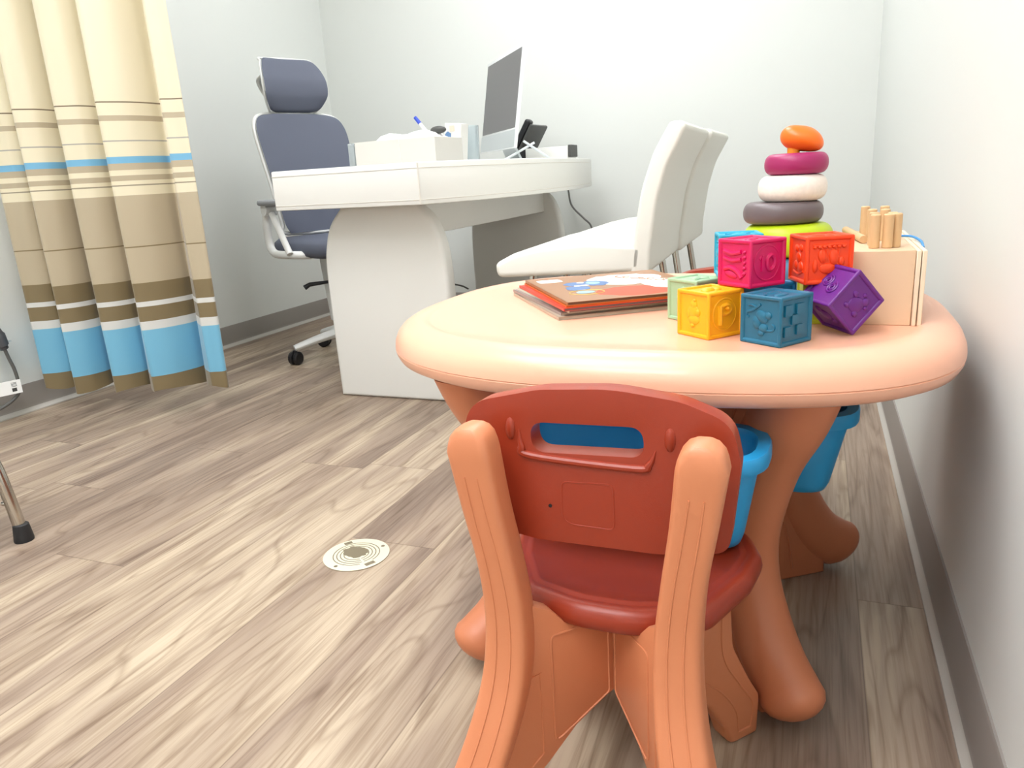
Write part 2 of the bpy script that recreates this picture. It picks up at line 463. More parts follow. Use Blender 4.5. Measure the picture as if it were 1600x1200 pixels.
# ------------------------------------------------------------------ hanging bins
def bin_(label, x, y, rot, L=0.30, W=0.165, zt=0.412, h=0.118):
    t = thing('storage_bin', label, 'bin', (x, y, 0), rot, None)
    def rr(l, ww, z, r):
        return [(p[0], p[1], z) for p in rounded_poly([(-l / 2, -ww / 2), (l / 2, -ww / 2), (l / 2, ww / 2), (-l / 2, ww / 2)], r, 7)]
    bm = bmesh.new()
    zb = zt - h
    loft(bm, [rr(L - 0.070, W - 0.085, zb, 0.03), rr(L - 0.058, W - 0.070, zb + 0.003, 0.034), rr(L - 0.052, W - 0.062, zb + 0.012, 0.036),
              rr(L - 0.022, W - 0.022, zt - 0.014, 0.05), rr(L - 0.030, W - 0.030, zt - 0.006, 0.046), rr(L - 0.058, W - 0.068, zb + 0.014, 0.034), rr(L - 0.075, W - 0.09, zb + 0.006, 0.03)])
    obj('bin_body', bm, M['bin'], t, angle=50)
    bm = bmesh.new()
    loft(bm, [rr(L - 0.026, W - 0.026, zt - 0.016, 0.05), rr(L - 0.002, W - 0.002, zt - 0.016, 0.06), rr(L, W, zt - 0.012, 0.06), rr(L, W, zt - 0.002, 0.06), rr(L - 0.004, W - 0.004, zt + 0.002, 0.058),
              rr(L - 0.030, W - 0.030, zt + 0.002, 0.046), rr(L - 0.033, W - 0.033, zt - 0.002, 0.045), rr(L - 0.033, W - 0.033, zt - 0.010, 0.045)], cap0=False, cap1=False)
    obj('rim', bm, M['bin'], t, angle=50)
    return t
bin_('blue plastic bin under the near edge of the play table, seen through the chair handle', -0.196, 0.818, 0, L=0.325, W=0.135, zt=0.398)
bin_('blue plastic bin under the wall side of the play table', -0.016, 1.088, PI / 2, L=0.27, W=0.16, zt=0.388, h=0.115)

# ------------------------------------------------------------------ kids chair
def build_chair():
    t = thing('kids_chair', "rust red children's chair with tan frame pushed in at the near side of the table", 'chair', (-0.183, 0.70, 0))
    # --- backrest, polygon (x, z) relative to the chair centre
    out = rounded_poly([(-0.138, 0.445), (-0.128, 0.487), (-0.055, 0.5035), (0.015, 0.5075), (0.080, 0.499), (0.124, 0.482), (0.132, 0.445), (0.124, 0.360), (0.06, 0.350), (-0.06, 0.350), (-0.128, 0.360)],
                       [0.03, 0.045, 0.1, 0.2, 0.1, 0.05, 0.03, 0.018, 0.1, 0.1, 0.018], 6)
    slot = rounded_poly([(-0.065, 0.471), (0.045, 0.473), (0.047, 0.444), (-0.063, 0.441)], [0.014, 0.014, 0.016, 0.018], 7)
    bm = bmesh.new(); tilt = 0.045
    Mt = Matrix.Translation((0, -0.082, 0)) @ Matrix.Rotation(-tilt, 4, 'X') @ Matrix.Translation((0, 0, 0)) @ XZ(0)
    # Rotation about the floor line leans the top slightly back
    prism(bm, out, 0.0, 0.026, Mt, bev=0.0085, seg=4, holes=[slot])
    # raised lip under the slot, panel outline and bolt bosses
    lip = [(-0.076, 0.463), (-0.074, 0.447), (-0.064, 0.437), (0.036, 0.433), (0.051, 0.438), (0.057, 0.452)]
    tube(bm, [Mt @ Vector((p[0], p[1], 0.0)) for p in smooth_path([(a, b, 0) for a, b in lip], 6)], [0.0006 + 0.0034 * min(1, k / 7, (30 - k) / 7) for k in range(31)], 10, flat=1)
    sq = rounded_poly([(-0.034, 0.413), (0.017, 0.415), (0.018, 0.369), (-0.034, 0.370)], [0.006, 0.006, 0.006, 0.014], 5)
    tube(bm, [Mt @ Vector((p[0], p[1], 0.0003)) for p in sq], 0.0009, 6, closed=True)
    for bx in (-0.085, 0.070): ellipsoid(bm, (0, 0, 0), (0.0055, 0.012, 0.004), Mt @ Matrix.Translation((bx, 0.463, 0.001)))
    bk = obj('backrest', bm, M['rust'], t, angle=32)
    bm = bmesh.new()
    lathe(bm, [(0, -0.0006), (0.0018, -0.0006), (0.0018, 0.0)], 12, Mt @ Matrix.Translation((-0.046, 0.387, 0)))
    obj('vent_hole', bm, M['black'], bk, label='small dark vent hole')
    # --- seat
    bm = bmesh.new()
    S0 = [(-0.096, -0.040), (-0.03, -0.064), (0.035, -0.064), (0.104, -0.036), (0.138, 0.05), (0.146, 0.10), (0.125, 0.16), (0.0, 0.175), (-0.125, 0.16), (-0.146, 0.10), (-0.132, 0.03)]
    def sr(off, z):
        base = rounded_poly([(x, y) for x, y in S0], [0.03, 0.10, 0.10, 0.035, 0.05, 0.03, 0.04, 0.2, 0.04, 0.03, 0.05], 5)
        cx, cy = 0.0, 0.035
        o = []
        for x, y in base:
            v = Vector((x - cx, y - cy)); l = v.length
            v = v * ((l - off) / l); o.append((cx + v.x, cy + v.y, z))
        return o
    loft(bm, [sr(0.020, 0.248), sr(0.008, 0.249), sr(0.002, 0.254), sr(0.0, 0.262), sr(0.002, 0.271), sr(0.007, 0.2765), sr(0.013, 0.278), sr(0.017, 0.2768), sr(0.019, 0.2765), sr(0.023, 0.2782), sr(0.027, 0.2775),
              sr(0.031, 0.2755), sr(0.05, 0.2735), sr(0.09, 0.2725)])
    obj('seat', bm, M['rust'], t, angle=60)
    # --- rear legs: post and curved foot in one, with web to the centre
    for s in (-1, 1):
        bm = bmesh.new()
        # centreline (x, y, z, half width)
        cl = [(s * 0.1050, -0.105, 0.456, 0.0220), (s * 0.0980, -0.101, 0.40, 0.0205), (s * 0.0890, -0.096, 0.34, 0.0200), (s * 0.0840, -0.094, 0.28, 0.0215), (s * 0.0860, -0.101, 0.22, 0.0230), (s * 0.0960, -0.118, 0.165, 0.0245),
              (s * 0.1140, -0.140, 0.105, 0.026), (s * 0.1360, -0.162, 0.05, 0.028), (s * 0.1560, -0.177, 0.0, 0.029)]
        pos = smooth_path([c[:3] for c in cl], 5); wid = smooth_path([(c[3], 0, 0) for c in cl], 5)
        sec = [(-1, -1), (1, -1), (1, 1), (-1, 1)]
        rings = []
        for p, wv in zip(pos, wid):
            hw = wv.x; hd = 0.019
            pr = rounded_poly([(-hw, -hd), (hw, -hd), (hw, hd), (-hw, hd)], 0.010, 4)
            rings.append([(p.x + a, p.y + b, p.z) for a, b in pr])
        # rounded head
        head = []
        p = pos[0]
        for sc, dz in ((0.35, 0.0235), (0.62, 0.021), (0.83, 0.0155), (0.95, 0.008)):
            pr = rounded_poly([(-0.0215, -0.019), (0.0215, -0.019), (0.0215, 0.019), (-0.0215, 0.019)], 0.010, 4)
            head.append([(p.x + a * sc, p.y + b * (0.6 + 0.4 * sc), p.z + dz) for a, b in pr])
        loft(bm, head + rings)
        # pressed channel lines on the back of the post
        for dx in (-0.006, 0.006):
            ln = []
            for i, (p, wv) in enumerate(zip(pos, wid)):
                if 0.02 < p.z < 0.435: ln.append((p.x + dx * (1 + (0.47 - p.z) * 1.2), p.y - 0.0191, p.z))
            tube(bm, ln, 0.0010, 6)
        # web plate: diagonal from the post to the centre column
        c0 = Vector((s * 0.096, -0.108, 0)); c1 = Vector((0, 0.0, 0)); d = (c1 - c0); Ld = d.length; d.normalize()
        nrm = Vector((0, 0, 1)).cross(d)
        if nrm.y > 0: nrm = -nrm
        Mw = frame(c0 - nrm * 0.0, d, (0, 0, 1), -nrm)
        poly = [(-0.050, 0.0), (-0.022, 0.0)] + [(-0.012, 0.02)] + [(0.001, 0.045), (0.020, 0.068), (0.05, 0.09), (0.085, 0.122), (0.12, 0.142), (Ld, 0.152), (Ld, 0.250), (0.080, 0.250), (0.060, 0.272), (0.014, 0.300), (0.014, 0.24), (0.006, 0.18), (-0.012, 0.11), (-0.040, 0.04)]
        prism(bm, poly, -0.010, 0.010, Mw, bev=0.003)
        fr = lambda a, b: Mw @ Vector((a, b, -0.0100))
        pan = rounded_poly([(0.058, 0.113), (0.128, 0.150), (0.128, 0.243), (0.058, 0.243)], 0.006, 3)
        tube(bm, [fr(a, b) for a, b in pan], 0.0013, 6, closed=True)
        tube(bm, [fr(*p[:2]) for p in smooth_path([(0.004, 0.066, 0), (0.016, 0.082, 0), (0.044, 0.106, 0)], 5)] + [fr(0.044, 0.205), fr(0.026, 0.202), fr(0.024, 0.25)], 0.0013, 6)
        for q in (0.142, 0.149): tube(bm, [fr(q, 0.160), fr(q, 0.245)], 0.0010, 6)
        obj('rear_leg', bm, M['chair_frame'], t, angle=35)
    for s in (-1, 1):
        bm = bmesh.new()
        c0 = Vector((s * 0.130, 0.153, 0)); d = (Vector((0, 0, 0)) - c0); Ld = d.length; d.normalize()
        nrm = Vector((0, 0, 1)).cross(d)
        Mw = frame(c0, d, (0, 0, 1), nrm if nrm.y < 0 else nrm)
        if Mw.determinant() < 0: Mw = frame(c0, d, (0, 0, 1), -nrm)
        poly = [(-0.004, 0.0), (0.042, 0.0), (0.052, 0.03), (0.078, 0.07), (0.11, 0.098), (0.15, 0.115), (Ld, 0.152), (Ld, 0.250), (0.03, 0.250), (0.045, 0.20), (0.040, 0.14), (0.012, 0.085), (-0.006, 0.055)]
        poly = rounded_poly(poly, [0.008, 0.012] + [0.02] * 4 + [0, 0, 0.01, 0.05, 0.05, 0.05, 0.02], 4)
        prism(bm, poly, -0.0165, 0.0165, Mw, bev=0.006, seg=3)
        for sd in (-0.0166, 0.0166):
            fr = lambda a, b: Mw @ Vector((a, b, sd))
            tube(bm, [fr(*p[:2]) for p in smooth_path([(0.010, 0.016, 0), (0.008, 0.05, 0), (0.03, 0.085, 0), (0.058, 0.135, 0), (0.062, 0.20, 0)], 6)], 0.0012, 6)
            tube(bm, [fr(*p[:2]) for p in smooth_path([(0.030, 0.016, 0), (0.036, 0.05, 0), (0.062, 0.088, 0), (0.10, 0.12, 0)], 6)], 0.0012, 6)
            tube(bm, [fr(0.010, 0.016), fr(0.030, 0.016)], 0.0016, 6)
        obj('front_leg', bm, M['chair_frame'], t, angle=35)
    return t
ch = build_chair()
ch2 = copy_tree(ch); ch2.location = (-0.150, 1.470, 0); ch2.rotation_euler = (0, 0, PI)
ch2['label'] = "rust red children's chair at the far side of the table, only its top edge showing"

# ------------------------------------------------------------------ toy blocks
def relief(bm, F, items, h):
    """raised shapes on a face; F maps (u, v, n) with u, v in [-1, 1] * half"""
    for it in items:
        k = it[0]
        if k == 'ell': ellipsoid(bm, (0, 0, 0), (it[3], it[4], h * (it[6] if len(it) > 6 else 1)), F @ Matrix.Translation((it[1], it[2], 0)) @ Matrix.Rotation(it[5] if len(it) > 5 else 0, 4, 'Z'), 16, 8)
        elif k == 'disc': prism(bm, [(it[1] + it[3] * math.cos(2 * PI * a / 28), it[2] + it[3] * math.sin(2 * PI * a / 28)) for a in range(28)], -h * 0.2, h * 0.22, F, bev=h * 0.1, seg=1)
        elif k == 'rect': prism(bm, [(it[1], it[2]), (it[1] + it[3], it[2]), (it[1] + it[3], it[2] + it[4]), (it[1], it[2] + it[4])], -h * 0.2, h * 0.95, F, bev=h * 0.3, seg=2)
        elif k == 'path':
            pts = smooth_path([(a, b, 0) for a, b in it[1]], 5) if len(it) < 4 else [Vector((a, b, 0)) for a, b in it[1]]
            tube(bm, [F @ p for p in pts], it[2], 8)
        elif k == 'ring': tube(bm, [F @ Vector((it[1] + it[3] * math.cos(2 * PI * a / 32), it[2] + it[4] * math.sin(2 * PI * a / 32), 0)) for a in range(32)], it[5], 8, closed=True)
def toy_block(label, rgb, S, loc, rot, faces, group='soft toy blocks piled on the play table'):
    h = S / 2; bm = bmesh.new()
    bmesh.ops.create_cube(bm, size=S); bm.normal_update()
    r = bmesh.ops.inset_individual(bm, faces=bm.faces[:], thickness=S * 0.072, depth=0.0, use_even_offset=True)
    bm.normal_update()
    inner = sorted(bm.faces, key=lambda f: -f.calc_area())[:6]
    r = bmesh.ops.inset_individual(bm, faces=inner, thickness=S * 0.022, depth=-S * 0.045, use_even_offset=True)
    bm.normal_update()
    es = [e for e in bm.edges if len(e.link_faces) == 2 and e.calc_face_angle(0) > 1.0 and max(abs(c) for c in (e.verts[0].co + e.verts[1].co) / 2) > h * 0.99]
    bmesh.ops.bevel(bm, geom=es, offset=S * 0.03, segments=3, affect='EDGES', profile=0.5, clamp_overlap=True)
    q = h * 0.80; dep = h - S * 0.045
    FR = {'-x': frame((-dep, 0, 0), (0, -q, 0), (0, 0, q), (-1, 0, 0)), '-y': frame((0, -dep, 0), (q, 0, 0), (0, 0, q), (0, -1, 0)), '+z': frame((0, 0, dep), (q, 0, 0), (0, q, 0), (0, 0, 1)),
          '+x': frame((dep, 0, 0), (0, q, 0), (0, 0, q), (1, 0, 0)), '+y': frame((0, dep, 0), (-q, 0, 0), (0, 0, q), (0, 1, 0)), '-z': frame((0, 0, -dep), (q, 0, 0), (0, -q, 0), (0, 0, -1))}
    for k, items in faces.items():
        # scale of the normal axis stays metric
        relief(bm, FR[k], [tuple(i) for i in items], S * 0.045)
    m = mat('soft_rubber_' + label.split()[0], rgb, 0.42, bump=(400, 0.04), sss=0.08)
    o = obj('toy_block', bm, m, None, angle=30)
    if isinstance(rot, Matrix): o.matrix_world = Matrix.Translation(loc) @ rot.to_4x4()
    else: o.location = loc; o.rotation_euler = (0, 0, rot)
    return tag(o, label, 'toy block', group)
B = 0.056; TZ = 0.5
T = 0.06   # relief line radius is in metres scaled by the face frame's rows
monkey = [('ell', 0.05, 0.18, 0.42, 0.30, -0.5), ('ell', 0.42, 0.28, 0.22, 0.20), ('ell', -0.28, -0.15, 0.26, 0.36, 0.2), ('ell', 0.15, -0.38, 0.28, 0.22), ('ell', 0.0, -0.66, 0.2, 0.14),
          ('path', [(-0.85, 0.35), (-0.6, 0.42), (-0.3, 0.6), (-0.05, 0.8)], 0.0016), ('path', [(-0.8, 0.7), (-0.55, 0.72), (-0.3, 0.62)], 0.0014), ('path', [(0.25, -0.5), (0.7, -0.45), (0.8, -0.25), (0.65, -0.15)], 0.0014),
          ('path', [(-0.85, 0.35), (-0.9, 0.15), (-0.75, 0.1)], 0.0012)]
checker = [('rect', -0.88, 0.25, 0.5, 0.55), ('rect', -0.1 + 0.05, 0.2, 0.42, 0.0001)][:1] + [('rect', 0.0, 0.30, 0.55, 0.5), ('rect', -0.35, -0.2, 0.5, 0.48), ('rect', -0.88, -0.78, 0.48, 0.5), ('rect', 0.05, -0.75, 0.5, 0.5)]
wave = [('path', [(-0.7, 0.1), (-0.2, 0.5), (0.3, 0.2), (0.7, 0.5)], 0.0018), ('ell', 0.0, -0.25, 0.5, 0.25), ('ell', 0.35, 0.3, 0.25, 0.2)]
toy_block('deep teal soft block with a climbing monkey relief, front of the pile', (18, 100, 130), B, (-0.0377, 0.8912, TZ + B / 2), 0.956, {'-x': monkey, '-y': checker, '+z': wave})
bird = [('ell', -0.05, 0.15, 0.42, 0.40), ('ell', 0.0, 0.5, 0.26, 0.26), ('ell', 0.0, -0.3, 0.45, 0.28), ('ell', 0.3, 0.1, 0.2, 0.2), ('ell', -0.1, -0.62, 0.18, 0.12), ('ell', -0.35, 0.0, 0.2, 0.3), ('ell', 0.08, 0.74, 0.1, 0.1)]
letP = [('disc', -0.05, 0.0, 0.78), ('ring', -0.05, 0, 0.80, 0.84, 0.0011), ('path', [(-0.36, -0.55), (-0.36, 0.45)], 0.0034, 1), ('ring', 0.02, 0.24, 0.34, 0.24, 0.0028), ('ell', 0.08, 0.30, 0.10, 0.10, 0, 2.0)]
toy_block('bright yellow soft block with a letter in a circle, front left of the pile', (250, 172, 16), B, (-0.1148, 0.9216, TZ + B / 2), 0.866, {'-x': bird, '-y': letP, '+z': [('ell', -0.1, 0.1, 0.5, 0.35, 0.4, 1.3), ('ell', 0.4, -0.1, 0.25, 0.2)]})
toy_block('pale sage green soft block behind the yellow block', (160, 190, 152), B, (-0.1440, 1.0170, TZ + B / 2), 0.90, {'+z': [('ell', 0.1, 0.2, 0.5, 0.3, 0.4), ('ell', 0.5, -0.1, 0.3, 0.25), ('path', [(-0.5, -0.4), (0, -0.2), (0.5, -0.5)], 0.0015)], '-x': bird})
bands = [('path', [(-0.85, 0.62), (-0.2, 0.50), (0.45, 0.62)], 0.0028), ('path', [(-0.85, 0.25), (-0.2, 0.12), (0.45, 0.22)], 0.0026), ('path', [(-0.8, -0.35), (-0.3, -0.25), (0.2, -0.45), (0.5, -0.75)], 0.0030), ('ell', -0.3, -0.62, 0.5, 0.2, -0.2)] + \
        [('ell', 0.68, 0.6 - 0.28 * i, 0.14, 0.10, 0.5) for i in range(5)]
ten = [('disc', -0.02, 0, 0.86), ('ring', -0.02, 0, 0.88, 0.90, 0.0011), ('rect', -0.45, -0.42, 0.16, 0.84), ('ring', 0.22, 0.0, 0.27, 0.38, 0.0030), ('path', [(-0.40, 0.38), (-0.58, 0.22)], 0.0018, 1)]
toy_block('magenta pink soft block with the number ten, top of the pile', (205, 6, 88), B, (-0.0705, 0.9493, TZ + B + 0.0005 + B / 2), 0.836, {'-x': bands, '-y': ten, '+z': [('ell', -0.1, 0.1, 0.6, 0.28, 0.3), ('ell', 0.4, 0.3, 0.3, 0.2), ('ell', -0.4, -0.3, 0.25, 0.2)]})
drips = [('path', [(-0.85, 0.78), (-0.3, 0.74), (0.3, 0.80), (0.85, 0.74)], 0.0016)] + [('ell', -0.75 + 0.25 * i, 0.68, 0.11, 0.10) for i in range(7)] + \
        [('ell', -0.35, 0.2, 0.22, 0.38, 0.2), ('ell', 0.25, 0.15, 0.24, 0.42), ('ell', -0.05, -0.45, 0.42, 0.28), ('path', [(-0.15, 0.55), (-0.1, 0.0)], 0.0012, 1), ('path', [(0.5, 0.6), (0.5, 0.1)], 0.0012, 1), ('ell', 0.65, -0.1, 0.16, 0.25), ('ell', -0.7, -0.3, 0.14, 0.35)]
dots = [('ell', -0.3, 0.55, 0.25, 0.2), ('ell', 0.3, 0.6, 0.22, 0.2), ('ell', 0.0, 0.1, 0.32, 0.28), ('ell', -0.35, -0.35, 0.25, 0.25), ('ell', 0.3, -0.4, 0.35, 0.3), ('path', [(-0.7, -0.7), (0, -0.8), (0.7, -0.6)], 0.0015)]
toy_block('vivid orange red soft block at the top right of the pile', (244, 66, 8), B, (0.0062, 0.9750, TZ + B + 0.0005 + B / 2), 0.372, {'-x': dots, '-y': drips, '+z': [('ell', -0.2, 0.1, 0.5, 0.3), ('ell', 0.4, 0, 0.3, 0.3)]})
toy_block('light turquoise soft block behind the magenta block', (30, 158, 190), B * 0.985, (-0.0935, 1.0270, TZ + B + 0.0005 + B / 2), 0.22, {'-x': bird, '-y': wave, '+z': wave})
R_ = Matrix(((0.5313, -0.6031, 0.595), (0.4584, 0.7952, 0.3968), (-0.7125, 0.0619, 0.699)))
def spiral(cx, cy, r):
    return [(cx + r * (0.15 + 0.85 * t / 26) * math.cos(t * 0.5 + 1), cy + r * (0.15 + 0.85 * t / 26) * math.sin(t * 0.5 + 1)) for t in range(27)]
teddy = [('ell', 0.1, -0.05, 0.50, 0.42, 0.5), ('ell', 0.45, 0.42, 0.24, 0.22), ('ell', -0.35, 0.3, 0.2, 0.16), ('ell', 0.42, -0.42, 0.2, 0.16), ('ell', 0.15, 0.62, 0.12, 0.12), ('ell', 0.7, 0.2, 0.12, 0.12), ('ell', -0.35, -0.42, 0.18, 0.14)]
toy_block('purple soft block tipped on its corner against the wooden box', (100, 28, 128), 0.0545, (0.0305, 0.9450, 0.5405), R_.transposed() if False else R_,
          {'-x': [('path', spiral(0.30, -0.12, 0.36), 0.0017, 1), ('path', spiral(-0.30, 0.22, 0.36), 0.0017, 1)], '-y': teddy, '-z': [('ell', 0, 0, 0.4, 0.4), ('ell', 0.4, 0.4, 0.2, 0.2), ('ell', -0.4, -0.3, 0.25, 0.2)]})
toy_block('lime yellow soft block mostly hidden under the orange red block', (190, 196, 40), B, (0.012, 1.020, TZ + B / 2), 0.15, {'-y': wave})
toy_block('sky blue soft block mostly hidden under the magenta block', (30, 140, 200), B, (-0.058, 0.975, TZ + B / 2), 0.9, {'-y': dots})

# ------------------------------------------------------------------ stacking rings
RX, RY = -0.041, 1.262
def ring(label, rgb, x, z, rw, rh, noise_=None, tilt=0.0, group='stacked pebble rings'):
    bm = bmesh.new(); prof = []
    for k in range(17):
        a = -PI / 2 + PI * k / 16
        c, s = math.cos(a), math.sin(a)
        prof.append((rw - rh * 0.9 + rh * 0.9 * abs(c) ** 0.8, rh * abs(s) ** 0.9 * (1 if s > 0 else -1)))
    prof = [(0.012, -rh)] + prof + [(0.012, rh), (0.012, -rh)]
    lathe(bm, prof, 56)
    m = mat('ring_' + label.split()[0], rgb, 0.4, noise=noise_)
    o = obj('stacking_ring', bm, m, None, (x, RY, z), angle=60)
    o.rotation_euler = (0.0, tilt, 0)
    return tag(o, label, 'toy ring', group)
ring('bluish base ring hidden at the bottom of the stack behind the blocks', (70, 120, 150), -0.041, 0.5285, 0.070, 0.0275)
ring('lime green ring low in the stack behind the blocks', (182, 206, 20), -0.041, 0.5808, 0.0665, 0.0245)
ring('dark taupe grey ring above the lime green ring', (104, 92, 94), -0.0496, 0.6218, 0.0590, 0.0162, None, 0.0)
ring('speckled off white ring in the middle of the stack', (236, 226, 216), -0.0372, 0.6578, 0.0503, 0.0195, (160, 0.12))
ring('magenta ring near the top of the stack', (158, 28, 92), -0.0330, 0.6930, 0.0461, 0.0155, None, 0.0)
bm = bmesh.new()
ellipsoid(bm, (0, 0, 0), (0.031, 0.026, 0.0185), None, 40, 26)
for v in bm.verts:   # bean shape: fat raised end at the left, sagging right end
    u_ = v.co.x / 0.031
    v.co.z *= 1.0 + 0.10 * (u_ < 0) * -u_
    v.co.x = 0.031 * (abs(u_) ** 0.82) * (1 if u_ > 0 else -1)
    v.co.z += -0.0065 * u_ - 0.0025 * u_ * u_
tp = obj('stacking_topper', bm, mat('orange_topper', (246, 112, 22), 0.36), None, (-0.0265, RY, 0.7290), angle=80)
tag(tp, 'orange pebble topper tilted on the top of the ring stack', 'toy ring')
bm = bmesh.new(); lathe(bm, [(0, -0.004), (0.009, -0.004), (0.009, 0.008), (0, 0.008)], 20)
o = obj('peg_plug', bm, mat('plug_orange', (240, 150, 20), 0.4), tp, (-0.011, -0.004, -0.0165), label='small yellow orange plug')

# ------------------------------------------------------------------ wooden box with pegs
wb = thing('wooden_toy_box', 'pale wooden toy box standing at the wall side of the table', 'toy box', (0, 0, TZ))
bm = bmesh.new(); box(bm, -0.008 + 0.048, 0.110, 0.992, 1.262, 0.0, 0.0895, 0.0008, 1)
obj('body', bm, M['woodlight'], wb)
bm = bmesh.new(); box(bm, 0.1105, 0.1155, 0.990, 1.264, 0.0, 0.0895, 0.0008, 1)
box(bm, 0.1165, 0.1215, 0.990, 1.264, 0.0, 0.0895, 0.0008, 1)
obj('sliding_lid', bm, mat('lid_wood', (232, 212, 184), 0.5), wb)
bm = bmesh.new()
tube(bm, smooth_path([(0.060, 1.150, 0.0915), (0.0788, 1.140, 0.0915), (0.0898, 1.138, 0.0915), (0.1036, 1.134, 0.093), (0.1168, 1.113, 0.094), (0.1232, 1.075, 0.0915), (0.1240, 1.055, 0.086)], 6), 0.0016, 8)
tag(obj('elastic_cord', bm, M['cord'], None, (0, 0, TZ)), 'blue cord lying across the top of the wooden box', 'cord')
PEG_R, PEG_H = 0.0060, 0.0405
def peg_bm(r=PEG_R, h=PEG_H):
    bm = bmesh.new(); lathe(bm, [(0, 0), (r - 0.0006, 0), (r, 0.0006), (r, h - 0.0012), (r - 0.0012, h), (0, h)], 20); return bm
pegs = [(0.0665, 1.022), (0.0808, 1.022), (0.0905, 1.031), (0.0635, 1.192), (0.0670, 1.058), (0.0877, 1.186), (0.0872, 1.052), (0.0682, 1.122), (0.0836, 1.116)]
pl = ['front row peg at the left', 'front row peg in the middle', 'front row peg at the right', 'leftmost peg at the back', 'peg behind the left front peg', 'back row peg at the right', 'peg behind the right front peg', 'back row peg in the middle', 'peg behind the middle front peg']
first = None
for i, (x, y) in enumerate(pegs):
    if first is None: o = first = obj('wooden_peg', peg_bm(), M['peg'], None)
    else: o = first.copy(); COL.objects.link(o)
    o.location = (x, y, TZ + 0.0897)
    tag(o, 'upright wooden peg on the toy box, ' + pl[i], 'peg', 'wooden pegs standing on the toy box')
dw = obj('wooden_dowel', peg_bm(0.0052, 0.15), M['peg'], None, (0.0577, 1.078, TZ + 0.0897 + 0.0052))
dw.rotation_euler = (math.radians(90), 0, math.radians(180 + 6.6))
tag(dw, 'wooden dowel lying on its side on the left of the toy box top', 'peg')

# ------------------------------------------------------------------ picture books
BC = Vector((-0.464, 1.211)); BFL = Vector((-0.320, 0.995)); BBR = Vector((-0.307, 1.325))
def book(label, rgb, page, z0, th, dx, dy, da, hard=False, shrink=0.0):
    ax = (BFL - BC).normalized()          # along the short side towards the camera
    ex = Vector((-ax.y, ax.x))             # to the right
    if ex.x < 0: ex = -ex
    t = thing('picture_book', label, 'book', (BC.x + dx, BC.y + dy, z0), math.atan2(ex.y, ex.x) + da, 'picture books stacked on the play table')
    Wd, Hd = 0.232, (BFL - BC).length
    c = mat('book_cover_' + label.split()[0], rgb, 0.3)
    p = mat('book_pages_' + label.split()[0], page, 0.7)
    bm = bmesh.new()
    box(bm, 0, Wd, -Hd, 0, th - 0.0004, th); box(bm, 0, Wd, -Hd, 0, 0, 0.0004); box(bm, -0.0005, 0.0010, -Hd, 0, 0.0, th, 0.0002, 1)
    obj('cover', bm, c, t)
    bm = bmesh.new(); box(bm, 0.0014, Wd - 0.002, -Hd + 0.0015, -0.0015, 0.0004, th - 0.0004)
    obj('pages', bm, p, t)
    return t
z = TZ + 0.0002
books = [('grey tan softcover book at the bottom of the stack', (176, 160, 140), (190, 176, 158), 0.0046, -0.016, -0.014, 0.03),
         ('mauve grey book second from the bottom of the stack', (150, 132, 126), (205, 190, 172), 0.0042, -0.020, -0.006, 0.05),
         ('cream patterned book with blue marks in the middle of the stack', (216, 214, 196), (150, 128, 120), 0.0038, -0.010, -0.010, 0.06),
         ('red glossy picture book under the orange one', (206, 44, 18), (112, 100, 100), 0.0040, -0.006, -0.012, 0.02),
         ('thin orange book directly under the top brown book', (222, 106, 36), (214, 120, 60), 0.0026, -0.0, -0.002, 0.0)]
for lb_, c, p, th, dx, dy, da in books:
    book(lb_, c, p, z, th, dx, dy, da); z += th + 0.0001
top = book('brown picture book with blue creatures on the cover, top of the stack', (158, 108, 66), (110, 76, 54), z, 0.0042, 0.001, 0.0, 0.0)
def art(name, polys, rgb, zz=0.0042):
    m = mat('art_' + name, rgb, 0.45)
    for k, p in enumerate(polys):
        bm = bmesh.new(); prism(bm, p, zz - 0.0002, zz + 0.00010 + 0.00004 * k); obj(name, bm, m, top)
def blob(cx, cy, rx, ry, n=18, j=0.12, seed=1):
    rr = random.Random(seed)
    return [(cx + rx * math.cos(2 * PI * k / n) * (1 + rr.uniform(-j, j)), cy + ry * math.sin(2 * PI * k / n) * (1 + rr.uniform(-j, j))) for k in range(n)]
art('cover_picture', [blob(0.122, -0.205, 0.060, 0.044, 20, 0.1, 3)], (206, 72, 34))
art('cover_title_panel', [blob(0.150, -0.085, 0.062, 0.058, 26, 0.12, 5), blob(0.190, -0.16, 0.038, 0.05, 22, 0.1, 8), rounded_poly([(0.012, -0.058), (0.052, -0.058), (0.052, -0.024), (0.012, -0.024)], 0.006, 3)], (246, 244, 238), 0.0043)
art('cover_creature', [blob(0.060, -0.098, 0.018, 0.022, 18, 0.1, 11), blob(0.092, -0.102, 0.022, 0.028, 18, 0.1, 12), blob(0.052, -0.140, 0.020, 0.022, 18, 0.1, 13)], (84, 116, 164), 0.0044)
art('cover_creature', [blob(0.090, -0.098, 0.012, 0.014, 14, 0.1, 14), blob(0.050, -0.184, 0.014, 0.012, 14, 0.1, 15)], (150, 206, 222), 0.0045)
art('cover_creature', [blob(0.072, -0.086, 0.006, 0.007, 12, 0.1, 16), blob(0.070, -0.118, 0.007, 0.007, 12, 0.1, 17), blob(0.058, -0.118, 0.006, 0.006, 12, 0.1, 18)], (236, 226, 214), 0.00455)
bm = bmesh.new()
tube(bm, [(0.052 + 0.027 * math.cos(a * 0.2618), -0.186 + 0.022 * math.sin(a * 0.2618), 0.0043) for a in range(24)], 0.0007, 6, closed=True)
obj('cover_picture', bm, mat('art_gold', (214, 190, 110), 0.4), top)
bm = bmesh.new(); rr = random.Random(4)
